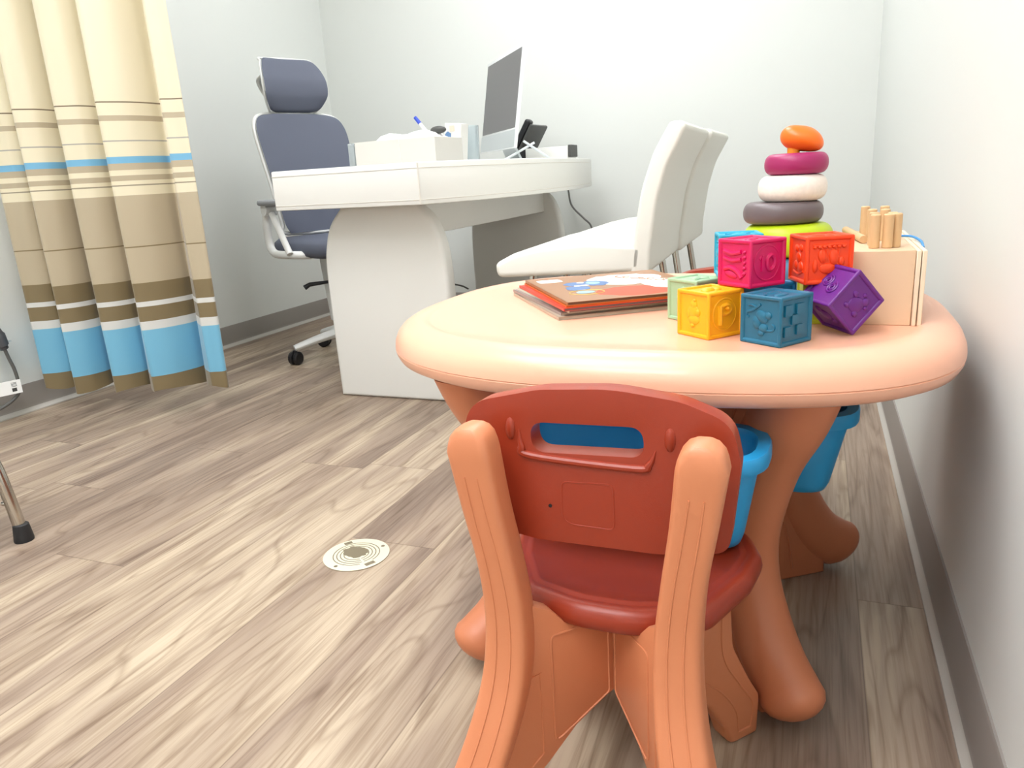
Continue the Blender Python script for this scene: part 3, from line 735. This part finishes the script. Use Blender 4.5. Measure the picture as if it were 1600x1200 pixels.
for k in range(7):   # looping brown lettering of the title
    cx, cy = 0.150 + 0.009 * k, -0.058 - 0.013 * k
    a0 = rr.uniform(0, 6)
    tube(bm, [(cx + 0.0068 * math.cos(a0 + a * 0.5), cy + 0.0085 * math.sin(a0 + a * 0.5), 0.0046) for a in range(9)], 0.0009, 6)
obj('cover_lettering', bm, mat('art_letters', (178, 128, 92), 0.4), top)

# ------------------------------------------------------------------ desk
DT, DB = 0.752, 0.634
desk = thing('reception_desk', 'white laminate desk with arched end panels and a bowed front', 'desk', (-1.25, 2.6, 0))
ox, oy = -1.25, 2.6
rim_pts = [(-1.565, 1.955), (-1.045, 1.935)] + [(p.x, p.y) for p in smooth_path([(-1.045, 1.935, 0), (-0.945, 2.15, 0), (-0.885, 2.50, 0), (-0.885, 2.90, 0), (-0.935, 3.30, 0)], 8)][1:] + [(-0.955, 3.40), (-1.00, 3.44), (-1.565, 3.44)]
bm = bmesh.new()
prism(bm, [(x - ox, y - oy) for x, y in rim_pts], DB, DT, None, bev=0.004, seg=2)
obj('worktop', bm, M['white'], desk, angle=35)
bm = bmesh.new()   # shadow-gap lines along the edge and the joint
edge = [(-1.5655, 1.9545), (-1.0455, 1.9345)] + [(p.x, p.y) for p in smooth_path([(-1.045, 1.9345, 0), (-0.9445, 2.15, 0), (-0.8845, 2.50, 0), (-0.8845, 2.90, 0), (-0.9345, 3.30, 0)], 8)][1:]
for zz in (DT - 0.016, DB + 0.014): tube(bm, [(x - ox, y - oy, zz) for x, y in edge], 0.0012, 6)
tube(bm, [(-1.046 - ox, 1.9348 - oy, DB + 0.002), (-1.046 - ox, 1.9348 - oy, DT - 0.002)], 0.0025, 8)
obj('edge_trim', bm, M['desk_seam'], desk)
ARCH = [(-1.500, 0.0), (-1.505, 0.30), (-1.504, 0.44), (-1.494, 0.51), (-1.470, 0.575), (-1.420, 0.634), (-1.145, 0.634), (-1.10, 0.590), (-1.070, 0.52), (-1.058, 0.43), (-1.054, 0.30), (-1.050, 0.0)]
def arch_poly(): 
    a = [(ARCH[0][0], 0)] + [(p.x, p.y) for p in smooth_path([(x, z_, 0) for x, z_ in ARCH[1:6]], 6)] + [(p.x, p.y) for p in smooth_path([(x, z_, 0) for x, z_ in ARCH[6:11]], 6)] + [(ARCH[11][0], 0)]
    return [(x - ox, z_) for x, z_ in a]
for y in (2.085, 3.25):
    bm = bmesh.new(); prism(bm, arch_poly(), 0.0, 0.06, XZ(y - oy), bev=0.014, seg=4)
    obj('end_panel', bm, M['white'], desk, angle=35)
bm = bmesh.new(); box(bm, -1.16 - ox, -1.136 - ox, 2.13 - oy, 3.26 - oy, 0.535, 0.64, 0.002, 1)
obj('apron', bm, M['white'], desk)
# cables
bm = bmesh.new(); tube(bm, smooth_path([(-1.13, 3.58, 0.70), (-1.135, 3.62, 0.61), (-1.12, 3.62, 0.54), (-1.06, 3.61, 0.48), (-1.02, 3.60, 0.44), (-1.01, 3.59, 0.36), (-1.02, 3.56, 0.2), (-1.06, 3.5, 0.005), (-1.2, 3.45, 0.005)], 8), 0.0045, 8)
tag(obj('power_cable', bm, M['grey_cable'], None), 'grey power cable hanging behind the far end of the desk', 'cable')
bm = bmesh.new(); tube(bm, smooth_path([(-1.50, 3.17, 0.20), (-1.535, 3.17, 0.215), (-1.60, 3.18, 0.222), (-1.66, 3.2, 0.214), (-1.70, 3.22, 0.20), (-1.75, 3.22, 0.22), (-1.8, 3.25, 0.19), (-1.83, 3.3, 0.05), (-1.83, 3.35, 0.006), (-1.7, 3.5, 0.006)], 8), 0.004, 8)
tag(obj('extension_cable', bm, M['grey_cable'], None), 'thin grey cable trailing under the desk behind the arched panel', 'cable')

# ------------------------------------------------------------------ things on the desk
# all-in-one computer
n0 = Vector((-1.058, 2.72, 0)); n1 = Vector((-1.375, 3.13, 0)); dirv = (n1 - n0).normalized(); Ws = (n1 - n0).length
comp = thing('desktop_computer', 'silver all-in-one computer with a dark screen on the desk', 'computer', (n0.x, n0.y, DT), math.atan2(dirv.y, dirv.x))
Tl = Matrix.Translation((0, 0, 0.048)) @ Matrix.Rotation(math.radians(9), 4, 'X')
# local x runs away from the camera along the screen, local +y faces left to the sitter
bm = bmesh.new(); box(bm, 0, Ws, -0.0125, 0.0, 0.0, 0.365, 0.003, 2, Tl); obj('housing', bm, mat('monitor_white', (236, 240, 240), 0.3), comp)
bm = bmesh.new(); box(bm, 0.012, Ws - 0.012, 0.0, 0.0012, 0.072, 0.352, 0, 1, Tl); obj('screen', bm, M['screen'], comp)
bm = bmesh.new(); box(bm, 0.001, Ws - 0.001, -0.001, 0.0016, 0.003, 0.066, 0.001, 1, Tl); obj('chin', bm, M['alu'], comp)
bm = bmesh.new()
pa = prism(bm, [(-0.03, 0.07), (-0.022, 0.07), (-0.075, -0.048), (-0.085, -0.048)], Ws * 0.32, Ws * 0.68, Matrix.Translation((0, 0, 0.048)) @ frame((0, 0, 0), (0, 1, 0), (0, 0, 1), (1, 0, 0)))
box(bm, Ws * 0.32, Ws * 0.68, -0.085, 0.03, 0.0, 0.005, 0.001, 1)
obj('stand', bm, M['alu'], comp)
# folding cross-leg stand behind the screen
st = thing('folding_stand', 'small silver cross-legged stand behind the computer screen', 'stand', (-1.02, 2.76, DT))
for (a, b) in (((-0.095, -0.015, 0.003), (0.022, 0.02, 0.062)), ((-0.015, 0.0, 0.070), (0.075, 0.03, 0.003))):
    bm = bmesh.new(); tube(bm, [a, b], 0.0045, 8); obj('leg', bm, M['alu'], st)
# desk phone
ph = thing('desk_phone', 'black desk phone tilted up behind the computer', 'phone', (-1.215, 3.30, DT), math.radians(-5))
bm = bmesh.new(); prism(bm, [(-0.07, 0.0), (0.10, 0.0), (0.085, 0.02), (-0.01, 0.055)], -0.09, 0.09, XZ(0), bev=0.004); obj('base', bm, M['black'], ph)
bm = bmesh.new(); Mh = Matrix.Rotation(math.radians(-58), 4, 'Y'); box(bm, 0.0, 0.16, -0.085, 0.085, 0.0, 0.016, 0.006, 2, Matrix.Translation((-0.02, 0, 0.015)) @ Mh); obj('display_panel', bm, M['dark'], ph)
bm = bmesh.new(); box(bm, 0.0, 0.17, -0.085, -0.04, 0.018, 0.046, 0.010, 3, Matrix.Translation((-0.02, 0, 0.015)) @ Mh); obj('handset', bm, M['black'], ph)
# white box at the far end
wbx = thing('desk_box', 'low white box at the far right end of the desk', 'box', (-1.045, 3.13, DT))
bm = bmesh.new(); box(bm, -0.10, 0.085, -0.06, 0.06, 0, 0.052, 0.003, 2); obj('body', bm, M['white'], wbx)
bm = bmesh.new(); box(bm, 0.0855, 0.097, -0.058, 0.04, 0.008, 0.056, 0.002, 1); obj('end_strip', bm, M['dark'], wbx, label='dark grey end strip')
# paper tray
tr = thing('paper_tray', 'low white tray box full of papers at the near end of the desk', 'tray', (-1.255, 2.27, DT))
bm = bmesh.new()
for q in ((-0.14, 0.15, -0.10, -0.096), (-0.14, 0.15, 0.096, 0.10), (-0.14, -0.136, -0.096, 0.096), (0.146, 0.15, -0.096, 0.096)): box(bm, *q, 0, 0.078, 0.001, 1)
box(bm, -0.14, 0.15, -0.10, 0.10, 0, 0.003)
obj('tray_body', bm, M['tray'], tr)
bm = bmesh.new(); box(bm, -0.165, -0.141, -0.102, 0.102, 0, 0.076, 0.002, 1); obj('clear_end', bm, M['clear'], tr, label='translucent plastic end')
bm = bmesh.new(); tube(bm, [(0.028, -0.1005, 0.003), (0.024, -0.1005, 0.078)], 0.0012, 6); obj('joint_line', bm, M['desk_seam'], tr)
# crumpled papers
bm = bmesh.new(); nx, ny = 26, 12; V = {}
rr = random.Random(9)
def bump_h(x, y): return 0.078 + 0.022 * math.exp(-((x + 0.04) / 0.05) ** 2) + 0.026 * math.exp(-((x - 0.075) / 0.055) ** 2) - 0.002
for i in range(nx):
    for j in range(ny):
        x = -0.115 + 0.25 * i / (nx - 1); y = -0.085 + 0.17 * j / (ny - 1)
        e = min(i, nx - 1 - i, j * 2, (ny - 1 - j) * 2) / 4.0; e = min(1, e)
        V[i, j] = bm.verts.new((x, y, 0.006 + (bump_h(x, y) - 0.006 + rr.uniform(-0.003, 0.003)) * (0.75 + 0.25 * e)))
for i in range(nx - 1):
    for j in range(ny - 1): bm.faces.new((V[i, j], V[i + 1, j], V[i + 1, j + 1], V[i, j + 1]))
ext = bmesh.ops.extrude_face_region(bm, geom=bm.faces[:])
for v in [g for g in ext['geom'] if isinstance(g, bmesh.types.BMVert)]: v.co.z = 0.004
tag(obj('paper_pile', bm, M['paper'], None, (-1.255, 2.27, DT), angle=15), 'crumpled white papers heaped in the tray on the desk', 'paper')
# pen
pen = thing('marker_pen', 'white marker with a blue cap leaning out of the tray papers', 'pen', (-1.185, 2.30, DT + 0.085))
d_ = Vector((-0.058, 0.0, 0.072)).normalized(); up_ = d_.to_track_quat('Z', 'Y').to_matrix().to_4x4()
bm = bmesh.new(); lathe(bm, [(0, -0.01), (0.0055, -0.01), (0.0055, 0.055), (0, 0.055)], 16, up_); obj('barrel', bm, M['wplastic'], pen)
bm = bmesh.new(); lathe(bm, [(0, 0.055), (0.0062, 0.055), (0.0058, 0.082), (0, 0.084)], 16, up_); obj('cap', bm, mat('blue_cap', (40, 70, 180), 0.4), pen)
bm = bmesh.new(); ellipsoid(bm, (0, 0, 0), (0.028, 0.018, 0.012)); tag(obj('stapler', bm, M['dark'], None, (-1.155, 2.30, DT + 0.104)), 'small dark grey gadget lying on the papers', 'stapler')
# small printed carton
ct = thing('small_carton', 'small white printed carton standing at the right of the tray', 'carton', (-1.160, 2.40, DT))
bm = bmesh.new(); box(bm, -0.018, 0.042, -0.03, 0.03, 0, 0.128, 0.002, 1, Matrix.Rotation(0.1, 4, 'Y')); obj('carton_body', bm, M['white'], ct)
bm = bmesh.new(); prism(bm, blob(0.006, 0.088, 0.012, 0.012, 12, 0.2, 31), -0.0004, 0.0004, XZ(-0.0312)); obj('printed_mark', bm, mat('mark_blue', (96, 130, 170), 0.5), ct)
bm = bmesh.new(); prism(bm, [(0.012, 0.100), (0.030, 0.100), (0.030, 0.118), (0.012, 0.118)], -0.0004, 0.0004, XZ(-0.0312)); obj('printed_mark', bm, mat('mark_tan', (222, 206, 186), 0.5), ct)
bm = bmesh.new(); lathe(bm, [(0, 0), (0.028, 0), (0.030, 0.002), (0.032, 0.122), (0.030, 0.122), (0.028, 0.004), (0, 0.004)], 28)
tag(obj('clear_cup', bm, M['clear'], None, (-1.135, 2.50, DT)), 'clear plastic cup behind the printed carton', 'cup')

# ------------------------------------------------------------------ office chair
oc = thing('office_chair', 'grey mesh office chair with headrest and white frame behind the desk', 'office chair', (-1.785, 2.67, 0), math.radians(-24))
# local +x is the sitting direction, +y the far side
bm = bmesh.new()
for k in range(5):
    a = math.radians(24 + 231 + 72 * k) ; c, s = math.cos(a), math.sin(a)
    tube(bm, [(c * r, s * r, z_) for r, z_ in ((0.02, 0.105), (0.10, 0.108), (0.20, 0.088), (0.285, 0.068))], [0.030, 0.027, 0.022, 0.017], 12, flat=0.75)
lathe(bm, [(0, 0.075), (0.036, 0.075), (0.036, 0.14), (0, 0.14)], 24)
obj('star_base', bm, M['wplastic'], oc)
for k in range(5):
    a = math.radians(24 + 231 + 72 * k); c, s = math.cos(a), math.sin(a)
    bm = bmesh.new()
    for w_ in (-1, 1):
        Mx = Matrix.Translation((c * 0.285, s * 0.285, 0.027)) @ Matrix.Rotation(a + 0.6, 4, 'Z') @ Matrix.Rotation(PI / 2, 4, 'X') @ Matrix.Translation((0, 0, w_ * 0.013))
        lathe(bm, [(0, -0.009), (0.022, -0.009), (0.027, -0.005), (0.027, 0.005), (0.022, 0.009), (0, 0.009)], 20, Mx)
    lathe(bm, [(0, 0.02), (0.009, 0.02), (0.009, 0.06), (0, 0.06)], 12, Matrix.Translation((c * 0.285, s * 0.285, 0)))
    obj('caster', bm, M['black'], oc)
bm = bmesh.new(); lathe(bm, [(0, 0.13), (0.016, 0.13), (0.016, 0.30), (0, 0.30)], 16); obj('gas_lift', bm, M['black'], oc)
bm = bmesh.new()
loft(bm, [[(-0.10 * q + x, 0.075 * q * sgn, z_) for x, sgn in ()] or [(p[0] * q - 0.02, p[1] * q, z_) for p in rounded_poly([(-0.11, -0.085), (0.11, -0.085), (0.11, 0.085), (-0.11, 0.085)], 0.02, 4)] for q, z_ in ((0.80, 0.145), (0.86, 0.150), (1.0, 0.40), (1.0, 0.43))])
obj('mechanism_housing', bm, M['wplastic'], oc)
bm = bmesh.new(); tube(bm, [(-0.05, -0.08, 0.318), (-0.10, -0.155, 0.312), (-0.11, -0.175, 0.300)], [0.006, 0.009, 0.011], 10); obj('lever', bm, M['black'], oc)
bm = bmesh.new()
loft(bm, [[(p[0], p[1], z_ + 0.012 * (p[0] / 0.25) ** 2) for p in rounded_poly([(-0.24 * q, -0.24 * q), (0.24 * q, -0.25 * q), (0.24 * q, 0.25 * q), (-0.24 * q, 0.24 * q)], 0.07, 7)] for q, z_ in ((0.9, 0.43), (0.98, 0.438), (1.0, 0.455), (0.99, 0.48), (0.93, 0.497), (0.6, 0.502))])
obj('seat', bm, M['mesh_fabric'], oc, angle=60)
# back: profile (x, z) over height, outline half-width
def back_sheet(rows, thick, inset=0.0, ncol=14, wrap=0.05):
    """rows: (x, z, halfwidth); a curved cushion"""
    bm = bmesh.new(); rows = smooth_path(rows, 4)
    F, Bk = [], []
    for p in rows:
        hw = max(0.004, p.z - inset)
        f, b = [], []
        for j in range(ncol + 1):
            s = -1 + 2 * j / ncol
            cur = wrap * (s * hw / 0.22) ** 2
            e = max(0.0, 1 - abs(s) ** 6)
            f.append((p.x + cur + thick * 0.5 * e, s * hw, p.y)); b.append((p.x + cur - thick * 0.5 * e - 0.001, s * hw, p.y))
        F.append(f); Bk.append(list(reversed(b)))
    loft(bm, [f + b for f, b in zip(F, Bk)])
    return bm
rowsB = [(-0.215, 0.52, 0.16), (-0.222, 0.56, 0.18), (-0.235, 0.64, 0.19), (-0.255, 0.74, 0.20), (-0.290, 0.86, 0.208), (-0.312, 0.93, 0.208), (-0.326, 0.975, 0.192), (-0.333, 0.995, 0.16), (-0.336, 1.003, 0.10)]
obj('backrest', back_sheet(rowsB, 0.026), M['mesh_fabric'], oc, angle=60)
# frame loop around the back
lp = [Vector((p[0] - 0.020 + 0.05 * (p[2] / 0.22) ** 2, sgn * (p[2] + 0.001), p[1])) for sgn, rows in ((-1, rowsB), (1, list(reversed(rowsB)))) for p in rows]
bm = bmesh.new(); tube(bm, smooth_path(lp, 4, closed=True), 0.0085, 10, closed=True)
tube(bm, smooth_path([(-0.10, 0, 0.42), (-0.22, 0, 0.44), (-0.275, 0, 0.52), (-0.29, 0, 0.62), (-0.315, 0, 0.80), (-0.37, 0, 0.97), (-0.395, 0, 1.05), (-0.385, 0, 1.10)], 5), 0.02, 12, flat=0.7)
obj('back_frame', bm, M['wplastic'], oc)
rowsH = [(-0.350, 1.010, 0.08), (-0.338, 1.018, 0.112), (-0.326, 1.046, 0.132), (-0.316, 1.08, 0.143), (-0.318, 1.13, 0.143), (-0.334, 1.175, 0.134), (-0.350, 1.208, 0.118), (-0.362, 1.222, 0.100)]
hb = obj('headrest', back_sheet(rowsH, 0.024, wrap=0.10), M['mesh_fabric'], oc, angle=60)
lp = [Vector((p[0] - 0.016 + 0.10 * (p[2] / 0.22) ** 2, sgn * (p[2] - 0.001), p[1])) for sgn, rows in ((-1, rowsH), (1, list(reversed(rowsH)))) for p in rows]
bm = bmesh.new(); tube(bm, smooth_path(lp, 4, closed=True), 0.005, 8, closed=True)
tube(bm, smooth_path([(-0.31, -0.13, 1.15), (-0.37, -0.12, 1.13), (-0.385, -0.08, 1.07), (-0.37, -0.04, 1.02)], 5), 0.010, 10, flat=0.6)
obj('headrest_frame', bm, M['wplastic'], hb, label='white rim and bracket of the headrest')
for s in (-1, 1):
    bm = bmesh.new(); y = s * 0.285
    tube(bm, smooth_path([(-0.10, y, 0.628), (-0.135, y, 0.60), (-0.145, y, 0.54), (-0.14, y, 0.485), (-0.11, y, 0.455), (-0.05, y, 0.450), (0.02, y * 0.9, 0.448), (0.05, y * 0.75, 0.445)], 6), 0.016, 10, flat=1.0)
    tube(bm, [(-0.09, y, 0.610), (0.015, y, 0.455)], 0.013, 10)
    tube(bm, [(-0.115, y - s * 0.03, 0.625), (-0.115, y + s * 0.02, 0.625)], 0.024, 20)
    obj('armrest_frame', bm, M['wplastic'], oc)
    bm = bmesh.new(); box(bm, -0.14, 0.07, y - 0.035, y + 0.035, 0.640, 0.662, 0.01, 3); obj('arm_pad', bm, mat('arm_pad', (150, 152, 156), 0.5), oc)

# ------------------------------------------------------------------ white visitor chairs
def visitor_chair(label, x, y, rot):
    t = thing('visitor_chair', label, 'chair', (x, y, 0), rot, 'white visitor chairs facing the desk')
    # local -x is the front; width along y
    W2 = 0.27
    bm = bmesh.new()
    side = rounded_poly([(-0.222, 0.434), (0.17, 0.445), (0.18, 0.515), (0.02, 0.524), (-0.09, 0.515), (-0.17, 0.500), (-0.228, 0.472)], [0.02, 0.02, 0.02, 0.1, 0.1, 0.1, 0.02], 5)
    prism(bm, side, -W2, W2, XZ(0), bev=0.016, seg=4)
    obj('seat', bm, M['leather'], t, angle=50)
    bm = bmesh.new()
    side = rounded_poly([(0.140, 0.438), (0.190, 0.440), (0.193, 0.500), (0.211, 0.620), (0.236, 0.705), (0.282, 0.790), (0.270, 0.803), (0.242, 0.803), (0.202, 0.736), (0.172, 0.650), (0.154, 0.550), (0.142, 0.48)], [0.015, 0.015, 0.2, 0.3, 0.2, 0.012, 0.012, 0.015, 0.2, 0.3, 0.3, 0.2], 5)
    prism(bm, side, -W2, W2, XZ(0), bev=0.014, seg=4)
    obj('backrest', bm, M['leather'], t, angle=50)
    for sx, sy in ((-1, -1), (-1, 1), (1, -1), (1, 1)):
        bm = bmesh.new(); tube(bm, [(sx * 0.15, sy * 0.17, 0.445), (sx * 0.20 + 0.02, sy * 0.20, 0.0)], 0.011, 12); obj('leg', bm, M['chrome'], t)
    return t
visitor_chair('white visitor chair nearest the play table, seen from the side', -0.585, 2.15, 0.03)
visitor_chair('white visitor chair behind the first, its back showing past the other', -0.588, 2.70, 0.02)

# ------------------------------------------------------------------ curtain
hem = [(-2.50, 1.732), (-2.258, 1.681), (-2.128, 1.72), (-1.974, 1.733), (-1.811, 1.816), (-1.766, 1.84)]
view = Vector((-2.0, 1.75)).normalized()      # general direction from the room towards the cloth
path = [Vector((-2.505, 1.80)), Vector((-2.49, 1.765))]
for i in range(len(hem) - 1):
    a = Vector(hem[i]); b = Vector(hem[i + 1])
    if i == 0: a = Vector((-2.43, 1.705))
    dep = 0.13 if i < 4 else 0.015
    if i < 4:
        path += [a, a + (b - a) * 0.16 + view * 0.004, a + (b - a) * 0.46 + view * 0.030, a + (b - a) * 0.82 + view * dep * 0.66, b + (b - a) * 0.04 + view * dep, b + view * (dep * 0.62), b + view * 0.022 - (b - a) * 0.03]
    else: path += [a, a + (b - a) * 0.5 + view * 0.004, b, b + view * 0.02 + (b - a) * 0.05]
sp = smooth_path([(p.x, p.y, 0) for p in path], 5)
bm = bmesh.new(); zs = [0.088, 0.10, 0.137, 0.3, 0.6, 1.0, 1.5, 2.0, 2.45]
ns = len(sp); G = []
mx_ = sum((p.x for p in sp)) / ns; my_ = sum((p.y for p in sp)) / ns
for zi, z_ in enumerate(zs):
    row = []
    for k, p in enumerate(sp):
        wob = 0.006 * math.sin(k * 0.35 + z_ * 2.2)
        row.append(bm.verts.new((p.x + wob * 0.3, p.y + wob, z_ + (0.006 * math.sin(k * 0.22) if zi < 3 else 0))))
    G.append(row)
for A, B_ in zip(G, G[1:]):
    for k in range(ns - 1): bm.faces.new((A[k], A[k + 1], B_[k + 1], B_[k]))
cu = obj('privacy_curtain', bm, M['curtain'], None, angle=180)
sm = cu.modifiers.new('thickness', 'SOLIDIFY'); sm.thickness = 0.0015
tag(cu, 'cream privacy curtain with tan, brown and blue stripes hanging by the left wall', 'curtain')
bm = bmesh.new(); box(bm, -2.52, -1.2, 1.77, 1.80, 2.46, 2.50, 0.004, 1); box(bm, -2.50, -2.49, 1.78, 1.79, 2.49, 2.6); box(bm, -1.25, -1.24, 1.78, 1.79, 2.49, 2.6)
tag(obj('curtain_track', bm, M['wplastic'], None), 'white curtain track under the ceiling above the striped curtain', 'curtain track')

# ------------------------------------------------------------------ floor cleanout cover
fc = thing('floor_drain_cover', 'round cream metal drain cover with ring grooves set in the floor', 'drain cover', (-0.808, 1.108, 0.0))
bm = bmesh.new(); lathe(bm, [(0, 0.0006), (0.064, 0.0006), (0.0645, 0.0018), (0.062, 0.0026), (0, 0.0026)], 64); obj('plate', bm, M['drain'], fc)
for i, r in enumerate((0.045, 0.038, 0.031, 0.024)):
    bm = bmesh.new()
    a0, a1 = (0.35, 2 * PI - 0.25) if i == 0 else (0, 2 * PI * 0.98)
    tube(bm, [(r * math.cos(a0 + (a1 - a0) * k / 48 - 0.6), r * math.sin(a0 + (a1 - a0) * k / 48 - 0.6), 0.0026) for k in range(49)], 0.0011, 6, flat=0.5)
    obj('ring_groove', bm, M['drain_dark'], fc)
bm = bmesh.new(); prism(bm, blob(-0.006, 0.006, 0.026, 0.022, 26, 0.14, 21), 0.0026, 0.0031); obj('worn_centre', bm, M['drain_dark'], fc)
for a, ww in ((0.05, 0.010), (3.0, 0.008)):
    bm = bmesh.new(); box(bm, -ww, ww, -0.005, 0.005, 0.0026, 0.0030, M=Matrix.Rotation(a - 0.55, 4, 'Z') @ Matrix.Translation((0.053, 0, 0)) @ Matrix.Rotation(PI / 2, 4, 'Z')); obj('stamped_mark', bm, M['drain_dark'], fc)
for a in (0.9, 2.4, 4.5):
    bm = bmesh.new(); lathe(bm, [(0, 0.0031), (0.0035, 0.0030), (0.004, 0.0026)], 14, Matrix.Translation((0.055 * math.cos(a), 0.055 * math.sin(a), 0))); obj('screw', bm, M['drain_dark'], fc)

# ------------------------------------------------------------------ chrome step stool, only its corner in view
ss = thing('step_stool', 'chrome tube step stool with black rubber feet at the left edge', 'step stool', (-1.70, 0.86, 0))
def stool_leg(x, y, sx, sy, rubber=True):
    bm = bmesh.new(); tube(bm, smooth_path([(x - sx * 0.16, y, 0.222), (x - sx * 0.085, y, 0.222), (x - sx * 0.045, y, 0.205), (x - sx * 0.024, y + sy * 0.002, 0.165), (x - sx * 0.010, y + sy * 0.004, 0.09), (x, y + sy * 0.006, 0.012)], 6), 0.0125, 18)
    lg = obj('leg', bm, M['chrome'], ss)
    bm = bmesh.new(); lathe(bm, [(0, 0.0), (0.019, 0.0), (0.0195, 0.004), (0.0155, 0.038), (0.013, 0.040), (0, 0.040)], 24, Matrix.Translation((x + sx * 0.001, y + sy * 0.006, 0))); obj('rubber_foot', bm, M['rubber'], lg, label='black rubber foot')
    for z_ in (0.13, 0.088):
        bm = bmesh.new(); ellipsoid(bm, (x - sx * 0.030 + (0.13 - z_) * 0.2, y - 0.004, z_), (0.007, 0.005, 0.005)); obj('bolt', bm, M['chrome'], lg)
stool_leg(0.140, 0.100, 1, 1); stool_leg(0.140, -0.20, 1, -1); stool_leg(-0.36, 0.100, -1, 1); stool_leg(-0.36, -0.20, -1, -1)
bm = bmesh.new(); box(bm, -0.345, 0.088, -0.225, 0.128, 0.234, 0.262, 0.010, 3); obj('step_platform', bm, mat('grey_step', (122, 124, 128), 0.7), ss)

# ------------------------------------------------------------------ handset on the left wall
hs = thing('wall_handset', 'dark grey handset on a corded cable clipped to the left wall', 'handset', (-2.53, 1.62, 0))
bm = bmesh.new(); tube(bm, smooth_path([(0.058, -0.02, 0.315), (0.06, -0.012, 0.300), (0.06, -0.006, 0.262), (0.058, 0.0, 0.245)], 5), [0.016] * 6 + [0.020] * 6 + [0.014] * 4, 14); obj('grip', bm, M['handset'], hs)
bm = bmesh.new(); tube(bm, smooth_path([(0.058, 0.0, 0.246), (0.06, 0.006, 0.21), (0.062, 0.014, 0.17), (0.06, 0.018, 0.12), (0.058, 0.010, 0.085), (0.052, -0.03, 0.060), (0.045, -0.08, 0.050), (0.035, -0.15, 0.070)], 6), 0.0055, 10); obj('cable', bm, M['grey_cable'], hs)
bm = bmesh.new(); box(bm, 0, 0.058, -0.006, 0.006, 0.245, 0.255, 0.002, 1); box(bm, 0.05, 0.058, 0.0, 0.030, 0.262, 0.266); obj('bracket', bm, M['alu'], hs)
tg = thing('cable_tag', 'white printed tag hanging on the handset cable', 'tag', (-2.462, 1.600, 0.0), math.radians(-20))
bm = bmesh.new(); box(bm, -0.001, 0.0, -0.045, 0.035, 0.092, 0.138, 0.0003, 1); obj('card', bm, M['paper'], tg)
bm = bmesh.new(); box(bm, 0.0, 0.0006, 0.006, 0.020, 0.100, 0.112, 0.0002, 1)
for i in range(4): box(bm, 0.0, 0.0006, 0.006, 0.022, 0.117 + 0.004 * i, 0.1185 + 0.004 * i)
obj('printed_lines', bm, M['dark'], tg)
